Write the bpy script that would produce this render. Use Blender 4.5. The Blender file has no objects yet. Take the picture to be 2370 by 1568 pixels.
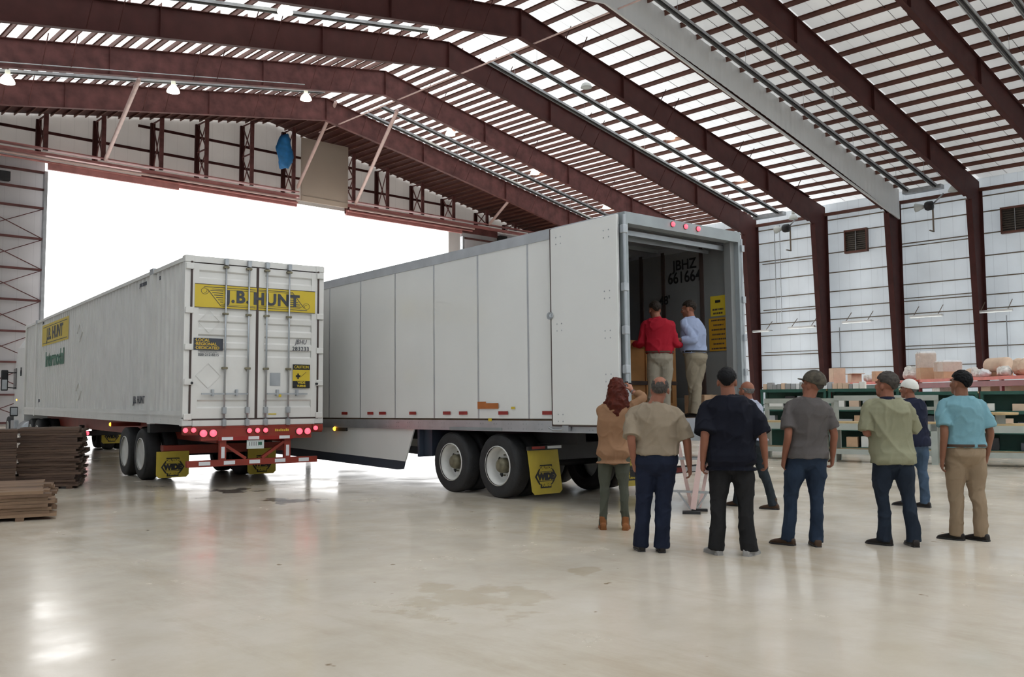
import bpy, math, random
from mathutils import Vector, Matrix, noise
C = bpy.context.scene.collection
PI = math.pi
rnd = random.Random(7)

# ------------------------------------------------------------------ camera frame (metres, hangar axes: X across, Y towards the big door)
FPX, HC, YAW, PITCH, ROLL = 2093.8, 1.56, 0.751905, 0.0672018, -0.00439526
_h = Vector((math.sin(YAW), math.cos(YAW), 0)); _r = Vector((math.cos(YAW), -math.sin(YAW), 0)); _z = Vector((0, 0, 1))
_f = _h*math.cos(PITCH) + _z*math.sin(PITCH); _u = -_h*math.sin(PITCH) + _z*math.cos(PITCH)
_R = _r*math.cos(ROLL) + _u*math.sin(ROLL); _U = -_r*math.sin(ROLL) + _u*math.cos(ROLL)
CAM = Vector((0, 0, HC))
def ray(px, py): return _R*((px-1185)/FPX) - _U*((py-784)/FPX) + _f
def on(px, py, ax, v):
    d = ray(px, py); return CAM + d*((v-CAM[ax])/d[ax])
def at_depth(px, py, dep): return CAM + ray(px, py)*dep
def depth(p): return (Vector(p)-CAM).dot(_f)

# ------------------------------------------------------------------ materials
MATS = {}
def mat(name, col, rough=0.5, metal=0.0, var=0.06, vscale=3.0, bump=0.0, bscale=30.0, emit=None, estr=0.0, transl=0.0, spec=0.5, coat=0.0):
    if name in MATS: return MATS[name]
    m = bpy.data.materials.new(name); m.use_nodes = True
    nt = m.node_tree; N = nt.nodes; L = nt.links
    b = N['Principled BSDF']; out = N['Material Output']
    b.inputs['Roughness'].default_value = rough; b.inputs['Metallic'].default_value = metal
    b.inputs['Specular IOR Level'].default_value = spec; b.inputs['Coat Weight'].default_value = coat
    tc = N.new('ShaderNodeTexCoord')
    n = N.new('ShaderNodeTexNoise'); n.inputs['Scale'].default_value = vscale; n.inputs['Detail'].default_value = 5
    L.new(tc.outputs['Object'], n.inputs['Vector'])
    cr = N.new('ShaderNodeValToRGB'); e = cr.color_ramp.elements
    e[0].position = 0.3; e[1].position = 0.7
    e[0].color = (*[max(0, c*(1-var)) for c in col], 1); e[1].color = (*[min(1, c*(1+var)) for c in col], 1)
    L.new(n.outputs['Fac'], cr.inputs['Fac']); L.new(cr.outputs['Color'], b.inputs['Base Color'])
    if bump:
        n2 = N.new('ShaderNodeTexNoise'); n2.inputs['Scale'].default_value = bscale; L.new(tc.outputs['Object'], n2.inputs['Vector'])
        bp = N.new('ShaderNodeBump'); bp.inputs['Strength'].default_value = bump; bp.inputs['Distance'].default_value = 0.02
        L.new(n2.outputs['Fac'], bp.inputs['Height']); L.new(bp.outputs['Normal'], b.inputs['Normal'])
    if emit:
        b.inputs['Emission Color'].default_value = (*emit, 1); b.inputs['Emission Strength'].default_value = estr
    if transl:
        t = N.new('ShaderNodeBsdfTranslucent'); L.new(cr.outputs['Color'], t.inputs['Color'])
        mx = N.new('ShaderNodeMixShader'); mx.inputs[0].default_value = transl
        L.new(b.outputs[0], mx.inputs[1]); L.new(t.outputs[0], mx.inputs[2]); L.new(mx.outputs[0], out.inputs[0])
    MATS[name] = m; return m

M = dict(
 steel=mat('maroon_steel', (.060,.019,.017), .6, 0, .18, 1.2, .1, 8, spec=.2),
 steel_far=mat('maroon_steel_lighter', (.125,.048,.045), .6, 0, .35, 1.5, .1, 8, spec=.3),  # lighter, more mottled maroon for steel towards the door wall
 header=mat('header_red_steel', (.50,.21,.20), .45, 0, .2, 1.5),  # red lightened to pink: reflected sky light put into the colour
 purlin=mat('purlin_red_oxide', (.13,.05,.035), .6, 0, .15, 1),
 girt=mat('girt_paint', (.20,.16,.12), .6, 0, .12, 1),
 galv=mat('galvanised_steel', (.42,.44,.46), .38, .8, .12, 4),
 railgrey=mat('heater_grey', (.42,.44,.46), .45, .5, .15, 3),
 brace=mat('pipe_brace_paint', (.62,.45,.42), .45, 0, .1, 2),
 curtain=mat('curtain_sheet', (.62,.63,.63), .5, 0, .03, .4),
 white=mat('white_paint', (.74,.74,.72), .35, 0, .03, 1.2, 0, 1, coat=.2),
 trailer=mat('trailer_white_panel', (.76,.76,.74), .22, 0, .025, .8, coat=.3),
 cont=mat('container_white_paint', (.70,.69,.66), .45, 0, .06, 1.5, .05, 20),
 alum=mat('aluminium_rail', (.50,.51,.53), .35, .65, .1, 3),
 greyframe=mat('grey_frame', (.30,.33,.34), .4, .3, .1, 3),
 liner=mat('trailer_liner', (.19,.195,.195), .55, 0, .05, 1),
 dark=mat('dark_undercarriage', (.018,.018,.02), .6, 0, .3, 4),
 navy=mat('navy_fairing', (.035,.045,.065), .4, 0, .1, 2),
 rubber=mat('tyre_rubber', (.022,.022,.024), .75, 0, .2, 6, .2, 40),
 rim=mat('white_rim', (.66,.65,.62), .4, 0, .08, 6),
 hub=mat('hub_grease', (.20,.18,.12), .5, .4, .3, 12),
 red=mat('chassis_red', (.25,.032,.018), .45, 0, .15, 3),
 redrefl=mat('red_reflector', (.27,.018,.014), .3, 0, .05, 4),
 whiterefl=mat('white_reflector', (.72,.74,.76), .3, 0, .04, 4),
 yellow=mat('banner_yellow', (.62,.46,.035), .4, 0, .04, 2),
 flapyel=mat('flap_yellow', (.50,.38,.04), .5, 0, .1, 5),
 black=mat('black_print', (.012,.012,.014), .5, 0, .1, 5),
 slate=mat('slate_print', (.05,.055,.07), .5, 0, .1, 5),
 gold=mat('gold_print', (.62,.42,.05), .5, 0, .05, 5),
 greyprint=mat('grey_print', (.30,.30,.30), .5, 0, .1, 5),
 green_print=mat('green_print', (.03,.13,.08), .5, 0, .1, 5),
 orange=mat('orange_sticker', (.40,.12,.02), .4, 0, .1, 5),
 amberyel=mat('amber_notice', (.50,.27,.02), .5, 0, .05, 4),
 gasket=mat('door_gasket', (.06,.04,.035), .7, 0, .1, 5),
 lampred=mat('tail_lamp_red', (.6,.02,.03), .3, 0, .02, 3, emit=(1,.06,.09), estr=3.0),
 lampamber=mat('marker_lamp_amber', (.7,.3,.02), .3, 0, .02, 3, emit=(1,.42,.03), estr=3.5),
 lampwhite=mat('lamp_bright', (.8,.8,.75), .4, 0, .02, 3, emit=(1,.93,.72), estr=7.0),
 lampoff=mat('lamp_frosted', (.75,.78,.76), .25, 0, .02, 3, transl=.35),
 tubeglow=mat('fluorescent_tube', (.85,.87,.86), .4, 0, .02, 3, emit=(.95,1,.97), estr=.5),
 wood=mat('plywood_crate', (.42,.20,.07), .6, 0, .22, 3, .1, 10),
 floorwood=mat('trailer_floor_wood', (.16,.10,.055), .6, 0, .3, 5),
 glass=mat('dark_glass', (.02,.025,.03), .08, 0, .05, 2),
 plate=mat('plate_white', (.6,.66,.64), .4, 0, .05, 8),
 greybench=mat('bench_grey_paint', (.33,.36,.33), .55, 0, .12, 3),
 benchtop=mat('bench_plywood_top', (.45,.33,.17), .55, 0, .2, 4),
 shelfgreen=mat('shelf_green', (.012,.07,.052), .5, 0, .12, 3),
 rackred=mat('rack_red', (.20,.02,.025), .45, 0, .12, 3),
 deckred=mat('rack_deck_red', (.62,.11,.07), .45, 0, .15, 3),
 card=mat('cardboard', (.52,.34,.21), .75, 0, .08, 5),
 card2=mat('cardboard_pale', (.62,.46,.34), .75, 0, .08, 5),
 film=mat('stretch_film', (.66,.64,.60), .3, 0, .18, 9, .4, 15),
 paper=mat('pale_paper', (.70,.70,.66), .7, 0, .05, 5),
 bluetarp=mat('blue_tarp', (.03,.22,.55), .5, 0, .2, 3, .3, 8),
 louver=mat('louver_bronze', (.10,.085,.07), .5, .3, .2, 6),
 apron=mat('apron_concrete', (.55,.54,.52), .8, 0, .05, .2),
 beige=mat('beige_door_leaf', (.62,.55,.48), .6, 0, .03, .4, transl=.5),
)
def plankmat(name, c1, c2):
    m = mat(name, c1, .75, 0, .35, 2.2, .35, 18)
    nt = m.node_tree; N = nt.nodes; L = nt.links
    oi = N.new('ShaderNodeObjectInfo'); hs = N.new('ShaderNodeMixRGB'); hs.blend_type = 'MIX'
    ramp = [n for n in N if n.type == 'VALTORGB'][0]
    L.new(oi.outputs['Random'], hs.inputs[0]); L.new(ramp.outputs['Color'], hs.inputs[1]); hs.inputs[2].default_value = (*c2, 1)
    L.new(hs.outputs[0], N['Principled BSDF'].inputs['Base Color'])
    return m
M['plank'] = plankmat('rough_plank', (.05,.026,.017), (.11,.065,.042))
M['plank2'] = plankmat('pale_plank', (.12,.068,.04), (.26,.165,.10))

def floor_mat():
    m = bpy.data.materials.new('sealed_concrete'); m.use_nodes = True
    nt = m.node_tree; N = nt.nodes; L = nt.links; b = N['Principled BSDF']
    tc = N.new('ShaderNodeTexCoord')
    def nz(scale, detail=6, rough=.55, sc=None):
        n = N.new('ShaderNodeTexNoise'); n.inputs['Scale'].default_value = scale; n.inputs['Detail'].default_value = detail
        n.inputs['Roughness'].default_value = rough
        if sc:
            mp = N.new('ShaderNodeMapping'); mp.inputs['Scale'].default_value = sc; mp.inputs['Rotation'].default_value = (0,0,.8)
            L.new(tc.outputs['Object'], mp.inputs['Vector']); L.new(mp.outputs['Vector'], n.inputs['Vector'])
        else: L.new(tc.outputs['Object'], n.inputs['Vector'])
        return n
    def ramp(src, p0, c0, p1, c1):
        r = N.new('ShaderNodeValToRGB'); r.color_ramp.elements[0].position = p0; r.color_ramp.elements[1].position = p1
        r.color_ramp.elements[0].color = (*c0,1); r.color_ramp.elements[1].color = (*c1,1); L.new(src, r.inputs['Fac']); return r
    base = ramp(nz(.35).outputs['Fac'], .3, (.59,.525,.43), .72, (.68,.615,.525))
    fine = ramp(nz(2.2, 8, .65).outputs['Fac'], .35, (.93,.91,.88), .6, (1,1,1))
    scuff = ramp(nz(.5, 8, .7, (1.0,.25,1)).outputs['Fac'], .34, (.84,.80,.74), .48, (1,1,1))
    spots = ramp(nz(5, 2, .5).outputs['Fac'], .235, (.45,.38,.30), .26, (1,1,1))
    cur = base.outputs['Color']
    for x in (fine, scuff, spots):
        mx = N.new('ShaderNodeMixRGB'); mx.blend_type = 'MULTIPLY'; mx.inputs[0].default_value = 1
        L.new(cur, mx.inputs[1]); L.new(x.outputs['Color'], mx.inputs[2]); cur = mx.outputs[0]
    # a few oil stains with shapes of their own
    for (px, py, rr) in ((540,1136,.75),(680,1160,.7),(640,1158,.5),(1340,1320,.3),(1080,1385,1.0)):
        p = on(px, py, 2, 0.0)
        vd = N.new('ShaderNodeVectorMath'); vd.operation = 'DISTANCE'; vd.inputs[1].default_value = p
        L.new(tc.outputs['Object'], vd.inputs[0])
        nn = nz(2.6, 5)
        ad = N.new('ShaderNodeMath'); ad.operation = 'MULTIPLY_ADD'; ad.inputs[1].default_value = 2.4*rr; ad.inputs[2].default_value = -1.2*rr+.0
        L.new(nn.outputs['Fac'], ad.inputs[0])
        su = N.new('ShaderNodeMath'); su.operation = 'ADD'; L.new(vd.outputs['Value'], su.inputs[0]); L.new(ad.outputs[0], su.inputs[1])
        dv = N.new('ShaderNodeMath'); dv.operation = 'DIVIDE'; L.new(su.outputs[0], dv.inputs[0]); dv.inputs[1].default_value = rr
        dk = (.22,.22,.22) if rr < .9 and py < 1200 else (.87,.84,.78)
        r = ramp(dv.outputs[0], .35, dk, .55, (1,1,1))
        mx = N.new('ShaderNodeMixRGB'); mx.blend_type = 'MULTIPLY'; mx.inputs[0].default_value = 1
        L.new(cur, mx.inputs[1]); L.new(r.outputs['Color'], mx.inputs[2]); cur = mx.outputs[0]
    L.new(cur, b.inputs['Base Color'])
    rr = N.new('ShaderNodeMapRange'); L.new(nz(.8, 7, .6).outputs['Fac'], rr.inputs['Value'])
    rr.inputs['From Min'].default_value = .3; rr.inputs['From Max'].default_value = .7
    rr.inputs['To Min'].default_value = .10; rr.inputs['To Max'].default_value = .30
    L.new(rr.outputs[0], b.inputs['Roughness'])
    bp = N.new('ShaderNodeBump'); bp.inputs['Strength'].default_value = .25; bp.inputs['Distance'].default_value = .01
    L.new(nz(1.4, 4).outputs['Fac'], bp.inputs['Height']); L.new(bp.outputs['Normal'], b.inputs['Normal'])
    return m
M['floor'] = floor_mat()

def sheet_mat(name, col, transl, axis, pitch, line=.88, bands=None):
    """ribbed sheet with faint seams along one axis; translucent by `transl`"""
    m = bpy.data.materials.new(name); m.use_nodes = True
    nt = m.node_tree; N = nt.nodes; L = nt.links; b = N['Principled BSDF']; out = N['Material Output']
    b.inputs['Roughness'].default_value = .5
    tc = N.new('ShaderNodeTexCoord'); sp = N.new('ShaderNodeSeparateXYZ'); L.new(tc.outputs['Object'], sp.inputs[0])
    def mth(op, a, v=None):
        n = N.new('ShaderNodeMath'); n.operation = op; L.new(a, n.inputs[0])
        if v is not None:
            if isinstance(v, (int, float)): n.inputs[1].default_value = v
            else: L.new(v, n.inputs[1])
        return n.outputs[0]
    u = mth('FRACT', mth('DIVIDE', sp.outputs[axis], pitch))
    lt = mth('LESS_THAN', u, .04)
    mx = N.new('ShaderNodeMixRGB'); L.new(lt, mx.inputs[0]); mx.inputs[1].default_value = (*col,1); mx.inputs[2].default_value = (*[c*line for c in col],1)
    n = N.new('ShaderNodeTexNoise'); n.inputs['Scale'].default_value = .35; n.inputs['Detail'].default_value = 6; L.new(tc.outputs['Object'], n.inputs['Vector'])
    r = N.new('ShaderNodeValToRGB'); r.color_ramp.elements[0].position = .3; r.color_ramp.elements[1].position = .7
    r.color_ramp.elements[0].color = (.88,.88,.88,1); r.color_ramp.elements[1].color = (1,1,1,1); L.new(n.outputs['Fac'], r.inputs[0])
    m2 = N.new('ShaderNodeMixRGB'); m2.blend_type = 'MULTIPLY'; m2.inputs[0].default_value = 1
    L.new(mx.outputs[0], m2.inputs[1]); L.new(r.outputs[0], m2.inputs[2]); L.new(m2.outputs[0], b.inputs['Base Color'])
    w = N.new('ShaderNodeTexNoise'); w.inputs['Scale'].default_value = 1.2; w.inputs['Detail'].default_value = 3
    mp = N.new('ShaderNodeMapping'); mp.inputs['Scale'].default_value = (.4,2.5,.4) if axis == 1 else (2,1,1)
    L.new(tc.outputs['Object'], mp.inputs[0]); L.new(mp.outputs[0], w.inputs['Vector'])
    bp = N.new('ShaderNodeBump'); bp.inputs['Strength'].default_value = .5; bp.inputs['Distance'].default_value = .05
    L.new(w.outputs['Fac'], bp.inputs['Height']); L.new(bp.outputs[0], b.inputs['Normal'])
    if transl or bands:
        t = N.new('ShaderNodeBsdfTranslucent'); L.new(m2.outputs[0], t.inputs[0])
        ms = N.new('ShaderNodeMixShader'); L.new(b.outputs[0], ms.inputs[1]); L.new(t.outputs[0], ms.inputs[2]); L.new(ms.outputs[0], out.inputs[0])
        if bands:
            # transmission raised to brighten the far roof, plus thin insulation next to every frame
            y0, y1, t0, t1, fy, bay = bands
            mr = N.new('ShaderNodeMapRange'); mr.interpolation_type = 'SMOOTHSTEP'; L.new(sp.outputs[1], mr.inputs['Value'])
            mr.inputs['From Min'].default_value = y0; mr.inputs['From Max'].default_value = y1; mr.inputs['To Min'].default_value = t0; mr.inputs['To Max'].default_value = t1
            ph = mth('FRACT', mth('DIVIDE', mth('ADD', sp.outputs[1], 1000*bay - fy), bay))
            st = mth('MULTIPLY', mth('LESS_THAN', ph, .14), .12)
            nr = N.new('ShaderNodeMapRange'); nr.interpolation_type = 'SMOOTHSTEP'; L.new(sp.outputs[1], nr.inputs['Value'])  # added transmission in the unseen near roof, to brighten the front floor
            nr.inputs['From Min'].default_value = 14; nr.inputs['From Max'].default_value = 2; nr.inputs['To Min'].default_value = 0; nr.inputs['To Max'].default_value = .6
            L.new(mth('ADD', mth('ADD', mr.outputs[0], st), nr.outputs[0]), ms.inputs[0])
        else: ms.inputs[0].default_value = transl
    return m
M['roofsheet'] = sheet_mat('roof_insulation', (.80,.83,.85), 0, 1, 1.02, .8, bands=(27,44,.09,.50,.0,6.1))
M['wallsheet'] = sheet_mat('wall_sheet', (.80,.84,.87), .29, 1, .91, .86)
M['leafsheet'] = sheet_mat('door_leaf_sheet', (.74,.73,.74), .55, 0, .91, .9)
M['gablesheet'] = sheet_mat('gable_sheet', (.66,.64,.62), .34, 0, .91, .9)

# ------------------------------------------------------------------ mesh helpers
class MB:
    def __init__(s): s.v = []; s.f = []
    def add(s, vs, fs):
        o = len(s.v); s.v += [tuple(v) for v in vs]; s.f += [tuple(i+o for i in f) for f in fs]; return s
    def box(s, x0, x1, y0, y1, z0, z1):
        return s.add([(x0,y0,z0),(x1,y0,z0),(x1,y1,z0),(x0,y1,z0),(x0,y0,z1),(x1,y0,z1),(x1,y1,z1),(x0,y1,z1)],
                     [(3,2,1,0),(4,5,6,7),(0,1,5,4),(1,2,6,5),(2,3,7,6),(3,0,4,7)])
    def bbox(s, x0, x1, y0, y1, z0, z1, b=.01):
        """box with chamfered edges (vertical and horizontal)"""
        vs = []; 
        for (z, i) in ((z0, b), (z0+b, 0), (z1-b, 0), (z1, b)):
            X0, X1, Y0, Y1 = x0+i, x1-i, y0+i, y1-i; c = b
            vs += [(X0+c,Y0,z),(X1-c,Y0,z),(X1,Y0+c,z),(X1,Y1-c,z),(X1-c,Y1,z),(X0+c,Y1,z),(X0,Y1-c,z),(X0,Y0+c,z)]
        fs = [tuple(range(7,-1,-1)), tuple(range(24,32))]
        for k in range(3):
            for j in range(8): fs.append((k*8+j, k*8+(j+1)%8, (k+1)*8+(j+1)%8, (k+1)*8+j))
        return s.add(vs, fs)
    def beam(s, p0, p1, w, h, up=(0,0,1)):
        p0, p1 = Vector(p0), Vector(p1); d = (p1-p0).normalized(); up = Vector(up)
        if abs(d.dot(up)) > .98: up = Vector((0,1,0)) if abs(d.y) < .9 else Vector((1,0,0))
        a = d.cross(up).normalized()*(w/2); b = a.cross(d).normalized()*(h/2)
        vs = [p+q for p in (p0,p1) for q in (-a-b, a-b, a+b, -a+b)]
        return s.add(vs, [(0,1,2,3),(7,6,5,4),(0,4,5,1),(1,5,6,2),(2,6,7,3),(3,7,4,0)])
    def loft(s, rings, cap=True):
        n = len(rings[0]); vs = [p for r in rings for p in r]; fs = []
        for k in range(len(rings)-1):
            for j in range(n): fs.append((k*n+j, k*n+(j+1)%n, (k+1)*n+(j+1)%n, (k+1)*n+j))
        if cap: fs.append(tuple(range(n-1,-1,-1))); fs.append(tuple(range((len(rings)-1)*n, len(rings)*n)))
        return s.add(vs, fs)
    def tube(s, pts, rad, n=10, cap=True):
        pts = [Vector(p) for p in pts]
        if not hasattr(rad, '__len__'): rad = [rad]*len(pts)
        rings = []; a = None
        for i, p in enumerate(pts):
            d = (pts[min(i+1,len(pts)-1)]-pts[max(i-1,0)]).normalized()
            if a is None:
                t = Vector((0,0,1)) if abs(d.z) < .9 else Vector((1,0,0)); a = d.cross(t).normalized()
            else: a = (a - d*a.dot(d)).normalized()
            b = d.cross(a)
            rings.append([p + (a*math.cos(2*PI*k/n) + b*math.sin(2*PI*k/n))*rad[i] for k in range(n)])
        return s.loft(rings, cap)
    def lathe(s, prof, axis='z', n=24, c=(0,0,0), cap=True):
        rings = []
        for (r, h) in prof:
            ring = []
            for k in range(n):
                a = 2*PI*k/n; u, v = r*math.cos(a), r*math.sin(a)
                ring.append({'z':(c[0]+u,c[1]+v,c[2]+h),'x':(c[0]+h,c[1]+u,c[2]+v),'y':(c[0]+v,c[1]+h,c[2]+u)}[axis])
            rings.append(ring)
        return s.loft(rings, cap)
    def prism(s, poly, thick, fn):
        """poly in 2D, fn(u,v,w)->xyz"""
        n = len(poly)
        return s.add([fn(u,v,0) for u,v in poly]+[fn(u,v,thick) for u,v in poly],
                     [tuple(range(n-1,-1,-1)), tuple(range(n,2*n))]+[(i,(i+1)%n,n+(i+1)%n,n+i) for i in range(n)])
    def build(s, name, m, parent=None, smooth=False, loc=None, rot=None):
        me = bpy.data.meshes.new(name); me.from_pydata(s.v, [], s.f); me.validate()
        import bmesh
        bm = bmesh.new(); bm.from_mesh(me); bmesh.ops.recalc_face_normals(bm, faces=bm.faces); bm.to_mesh(me); bm.free()
        if smooth:
            for p in me.polygons: p.use_smooth = True
        if m: me.materials.append(m)
        return link(name, me, parent, loc, rot)
def link(name, me, parent=None, loc=None, rot=None):
    o = bpy.data.objects.new(name, me); C.objects.link(o)
    if parent: o.parent = parent
    if loc is not None: o.location = loc
    if rot is not None: o.rotation_euler = rot
    return o
def thing(name, label, cat, loc=(0,0,0), rz=0, group=None, rx=0):
    o = bpy.data.objects.new(name, None); C.objects.link(o); o.location = loc; o.rotation_euler = (rx,0,rz); o.empty_display_size = .2
    return tag(o, label, cat, group)
def tag(o, label=None, cat=None, group=None, kind=None):
    if label: o['label'] = label
    if cat: o['category'] = cat
    if group: o['group'] = group
    if kind: o['kind'] = kind
    return o
def dup(o, loc=None, label=None, parent=None, rot=None):
    c = o.copy(); C.objects.link(c); c.parent = parent
    if loc is not None: c.location = loc
    if rot is not None: c.rotation_euler = rot
    if label: c['label'] = label
    for ch in list(o.children): dup(ch, parent=c)
    return c
def text(name, body, size, m, parent, loc, rot, align='CENTER', sx=1, bold=0.0, shear=0.0, ext=.003, spacing=1.0):
    cu = bpy.data.curves.new(name, 'FONT'); cu.body = body; cu.size = size; cu.extrude = ext; cu.offset = bold
    cu.align_x = align; cu.align_y = 'CENTER'; cu.shear = shear; cu.space_character = spacing; cu.resolution_u = 3
    t = bpy.data.objects.new('tmp', cu); C.objects.link(t)
    bpy.context.view_layer.update()
    me = bpy.data.meshes.new_from_object(t.evaluated_get(bpy.context.evaluated_depsgraph_get()))
    bpy.data.objects.remove(t); me.materials.clear(); me.materials.append(m)
    for v in me.vertices: v.co.x *= sx
    o = link(name, me, parent, loc, rot); return o
REAR = (PI/2, 0, 0)          # lettering facing -y
LEFT = (PI/2, 0, -PI/2)      # lettering facing -x

# ------------------------------------------------------------------ hangar shell
XR, RX, BAY = 70.0, 34.8, 6.1
YB, YN, XL = 65.9, -18.0, -3.0
def ztop(x): return 23.85 - (.185 if x > RX else .175)*abs(x-RX)
def zroof(x): return ztop(x)+.30
def zbot(x):
    d = x-RX
    return 22.2 - .165*d - .0009*d*d if d > 0 else 22.2 + .168*d
FR = [12.2, 18.3, 24.4, 30.4, 36.5, 43.0, 49.8, 57.3]
fl = MB().box(XL-.2, XR+.2, YN, YB+.4, -.3, 0).build('floor', M['floor']); tag(fl, kind='structure')
ap = MB().box(-60, 130, YB+.4, 190, -.35, -.05).build('ground', M['apron']); tag(ap, kind='structure')
ce = MB()
for (a, b) in ((XL, RX), (RX, XR+.15)):
    ce.add([(a,YN,zroof(a)),(b,YN,zroof(b)),(b,YB+.08,zroof(b)),(a,YB+.08,zroof(a))], [(0,1,2,3)])
ceil = ce.build('ceiling', M['roofsheet']); tag(ceil, kind='structure')
pm = None
xs = [RX+s*(.6+1.5*k) for s in (1,-1) for k in range(24)]
for x in xs:
    if x < XL or x > XR-.2: continue
    if pm is None:
        b = MB(); b.box(-.012,.012,YN,YB-.05,-.26,0); b.box(-.012,.05,YN,YB-.05,-.27,-.25); b.box(-.075,.012,YN,YB-.05,-.012,0)
        o = b.build('purlin', M['purlin'], ceil, loc=(x,0,zroof(x)-.01)); pm = o
    else: link('purlin', pm.data, ceil, (x,0,zroof(x)-.01))
MB().box(XR-.35,XR-.1,YN,YB-.1,16.62,16.86).build('eave_strut', M['purlin'], ceil)
for x in [RX+s*(1.35+1.5*k) for s in (1,-1) for k in range(24)]:
    if x < XL or x > XR-.2: continue
    b = MB(); b.box(-.012,.012,43.1,YB-.05,-.26,0); b.box(-.012,.06,43.1,YB-.05,-.27,-.25); b.build('purlin', M['purlin'], ceil, loc=(x,0,zroof(x)-.01))
# sag rods between the purlins, two per bay on the slope that shows
sr = None
for k in range(-1, 9):
    for q in (.33, .67):
        y = 12.2+BAY*k+BAY*q
        for sgn in (1, -1):
            if sgn == -1 and y < 30: continue
            x1 = XR-.5 if sgn == 1 else 2
            b = MB().tube([(RX+.3*sgn, y, zroof(RX)-.16), (x1, y, zroof(x1)-.16)], .012, 5); b.build('sag_rod', M['dark'], ceil)

# right wall with girts
w = MB(); w.box(XR, XR+.12, YN, YB+.3, 0, zroof(XR)+.05); wr = w.build('wall_right', M['wallsheet']); tag(wr, kind='structure')
for z in (1.0,2.5,4.0,5.27,6.97,8.0,9.0,10.3,11.87,13.5,15.1,16.26):
    MB().box(XR-.16, XR-.005, YN, YB-.05, z-.035, z+.035).build('girt', M['girt'], wr)
for (y0, y1) in ((24.6,30.2),(36.7,42.5)):
    for z in (5.52, 9.22, 13.27):
        MB().box(XR-.16, XR-.005, y0, y1, z-.03, z+.03).build('girt', M['girt'], wr)
# left and near walls close the room behind the camera
wl = MB().box(XL-.12, XL, YN, YB+.3, 0, zroof(XL)+.05).build('wall_left', M['wallsheet']); tag(wl, kind='structure')
wn = MB(); n = 2
wn.prism([(XL,0),(XR,0),(XR,zroof(XR)),(RX,zroof(RX)),(XL,zroof(XL))], .12, lambda u,v,t: (u, YN-t, v)).build('wall_near', M['wallsheet'])
tag(bpy.data.objects['wall_near'], kind='structure')

# gable (door) wall : sheet with the big opening
OX0, OX1, OZ = 17.83, 53.5, 16.92
g = MB(); f = lambda u,v,t: (u, YB+t*.1, v)
def gz(x): return zroof(x)-.02
g.prism([(XL,0),(OX0,0),(OX0,gz(OX0)),(XL,gz(XL))], 1, f)
g.prism([(OX1,0),(XR,0),(XR,gz(XR)),(OX1,gz(OX1))], 1, f)
g.prism([(OX0,17.76),(OX1,17.76),(OX1,gz(OX1)),(RX,gz(RX)),(OX0,gz(OX0))], 1, f)
wb = g.build('wall_back', M['gablesheet']); tag(wb, kind='structure')
for z in (19.85, 21.6):
    xa = max(XL, RX-(23.6-z)/.175+1); xb = min(XR, RX+(23.6-z)/.185-1)
    MB().box(xa, xb, YB-.14, YB-.01, z-.09, z+.09).build('girt', M['steel'], wb)
for z in (2,4,6,8,10,12,14):
    MB().box(OX1+1, XR-.2, YB-.14, YB-.01, z-.05, z+.05).build('girt', M['steel'], wb)
# dark soffit under the roof end
sf = MB()
for (a, b_) in ((XL,RX),(RX,XR-.2)): sf.add([(a,57.6,zroof(a)-.14),(b_,57.6,zroof(b_)-.14),(b_,YB-.15,zroof(b_)-.14),(a,YB-.15,zroof(a)-.14)],[(0,1,2,3)])
sf.build('soffit', M['steel'], wb)

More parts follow.
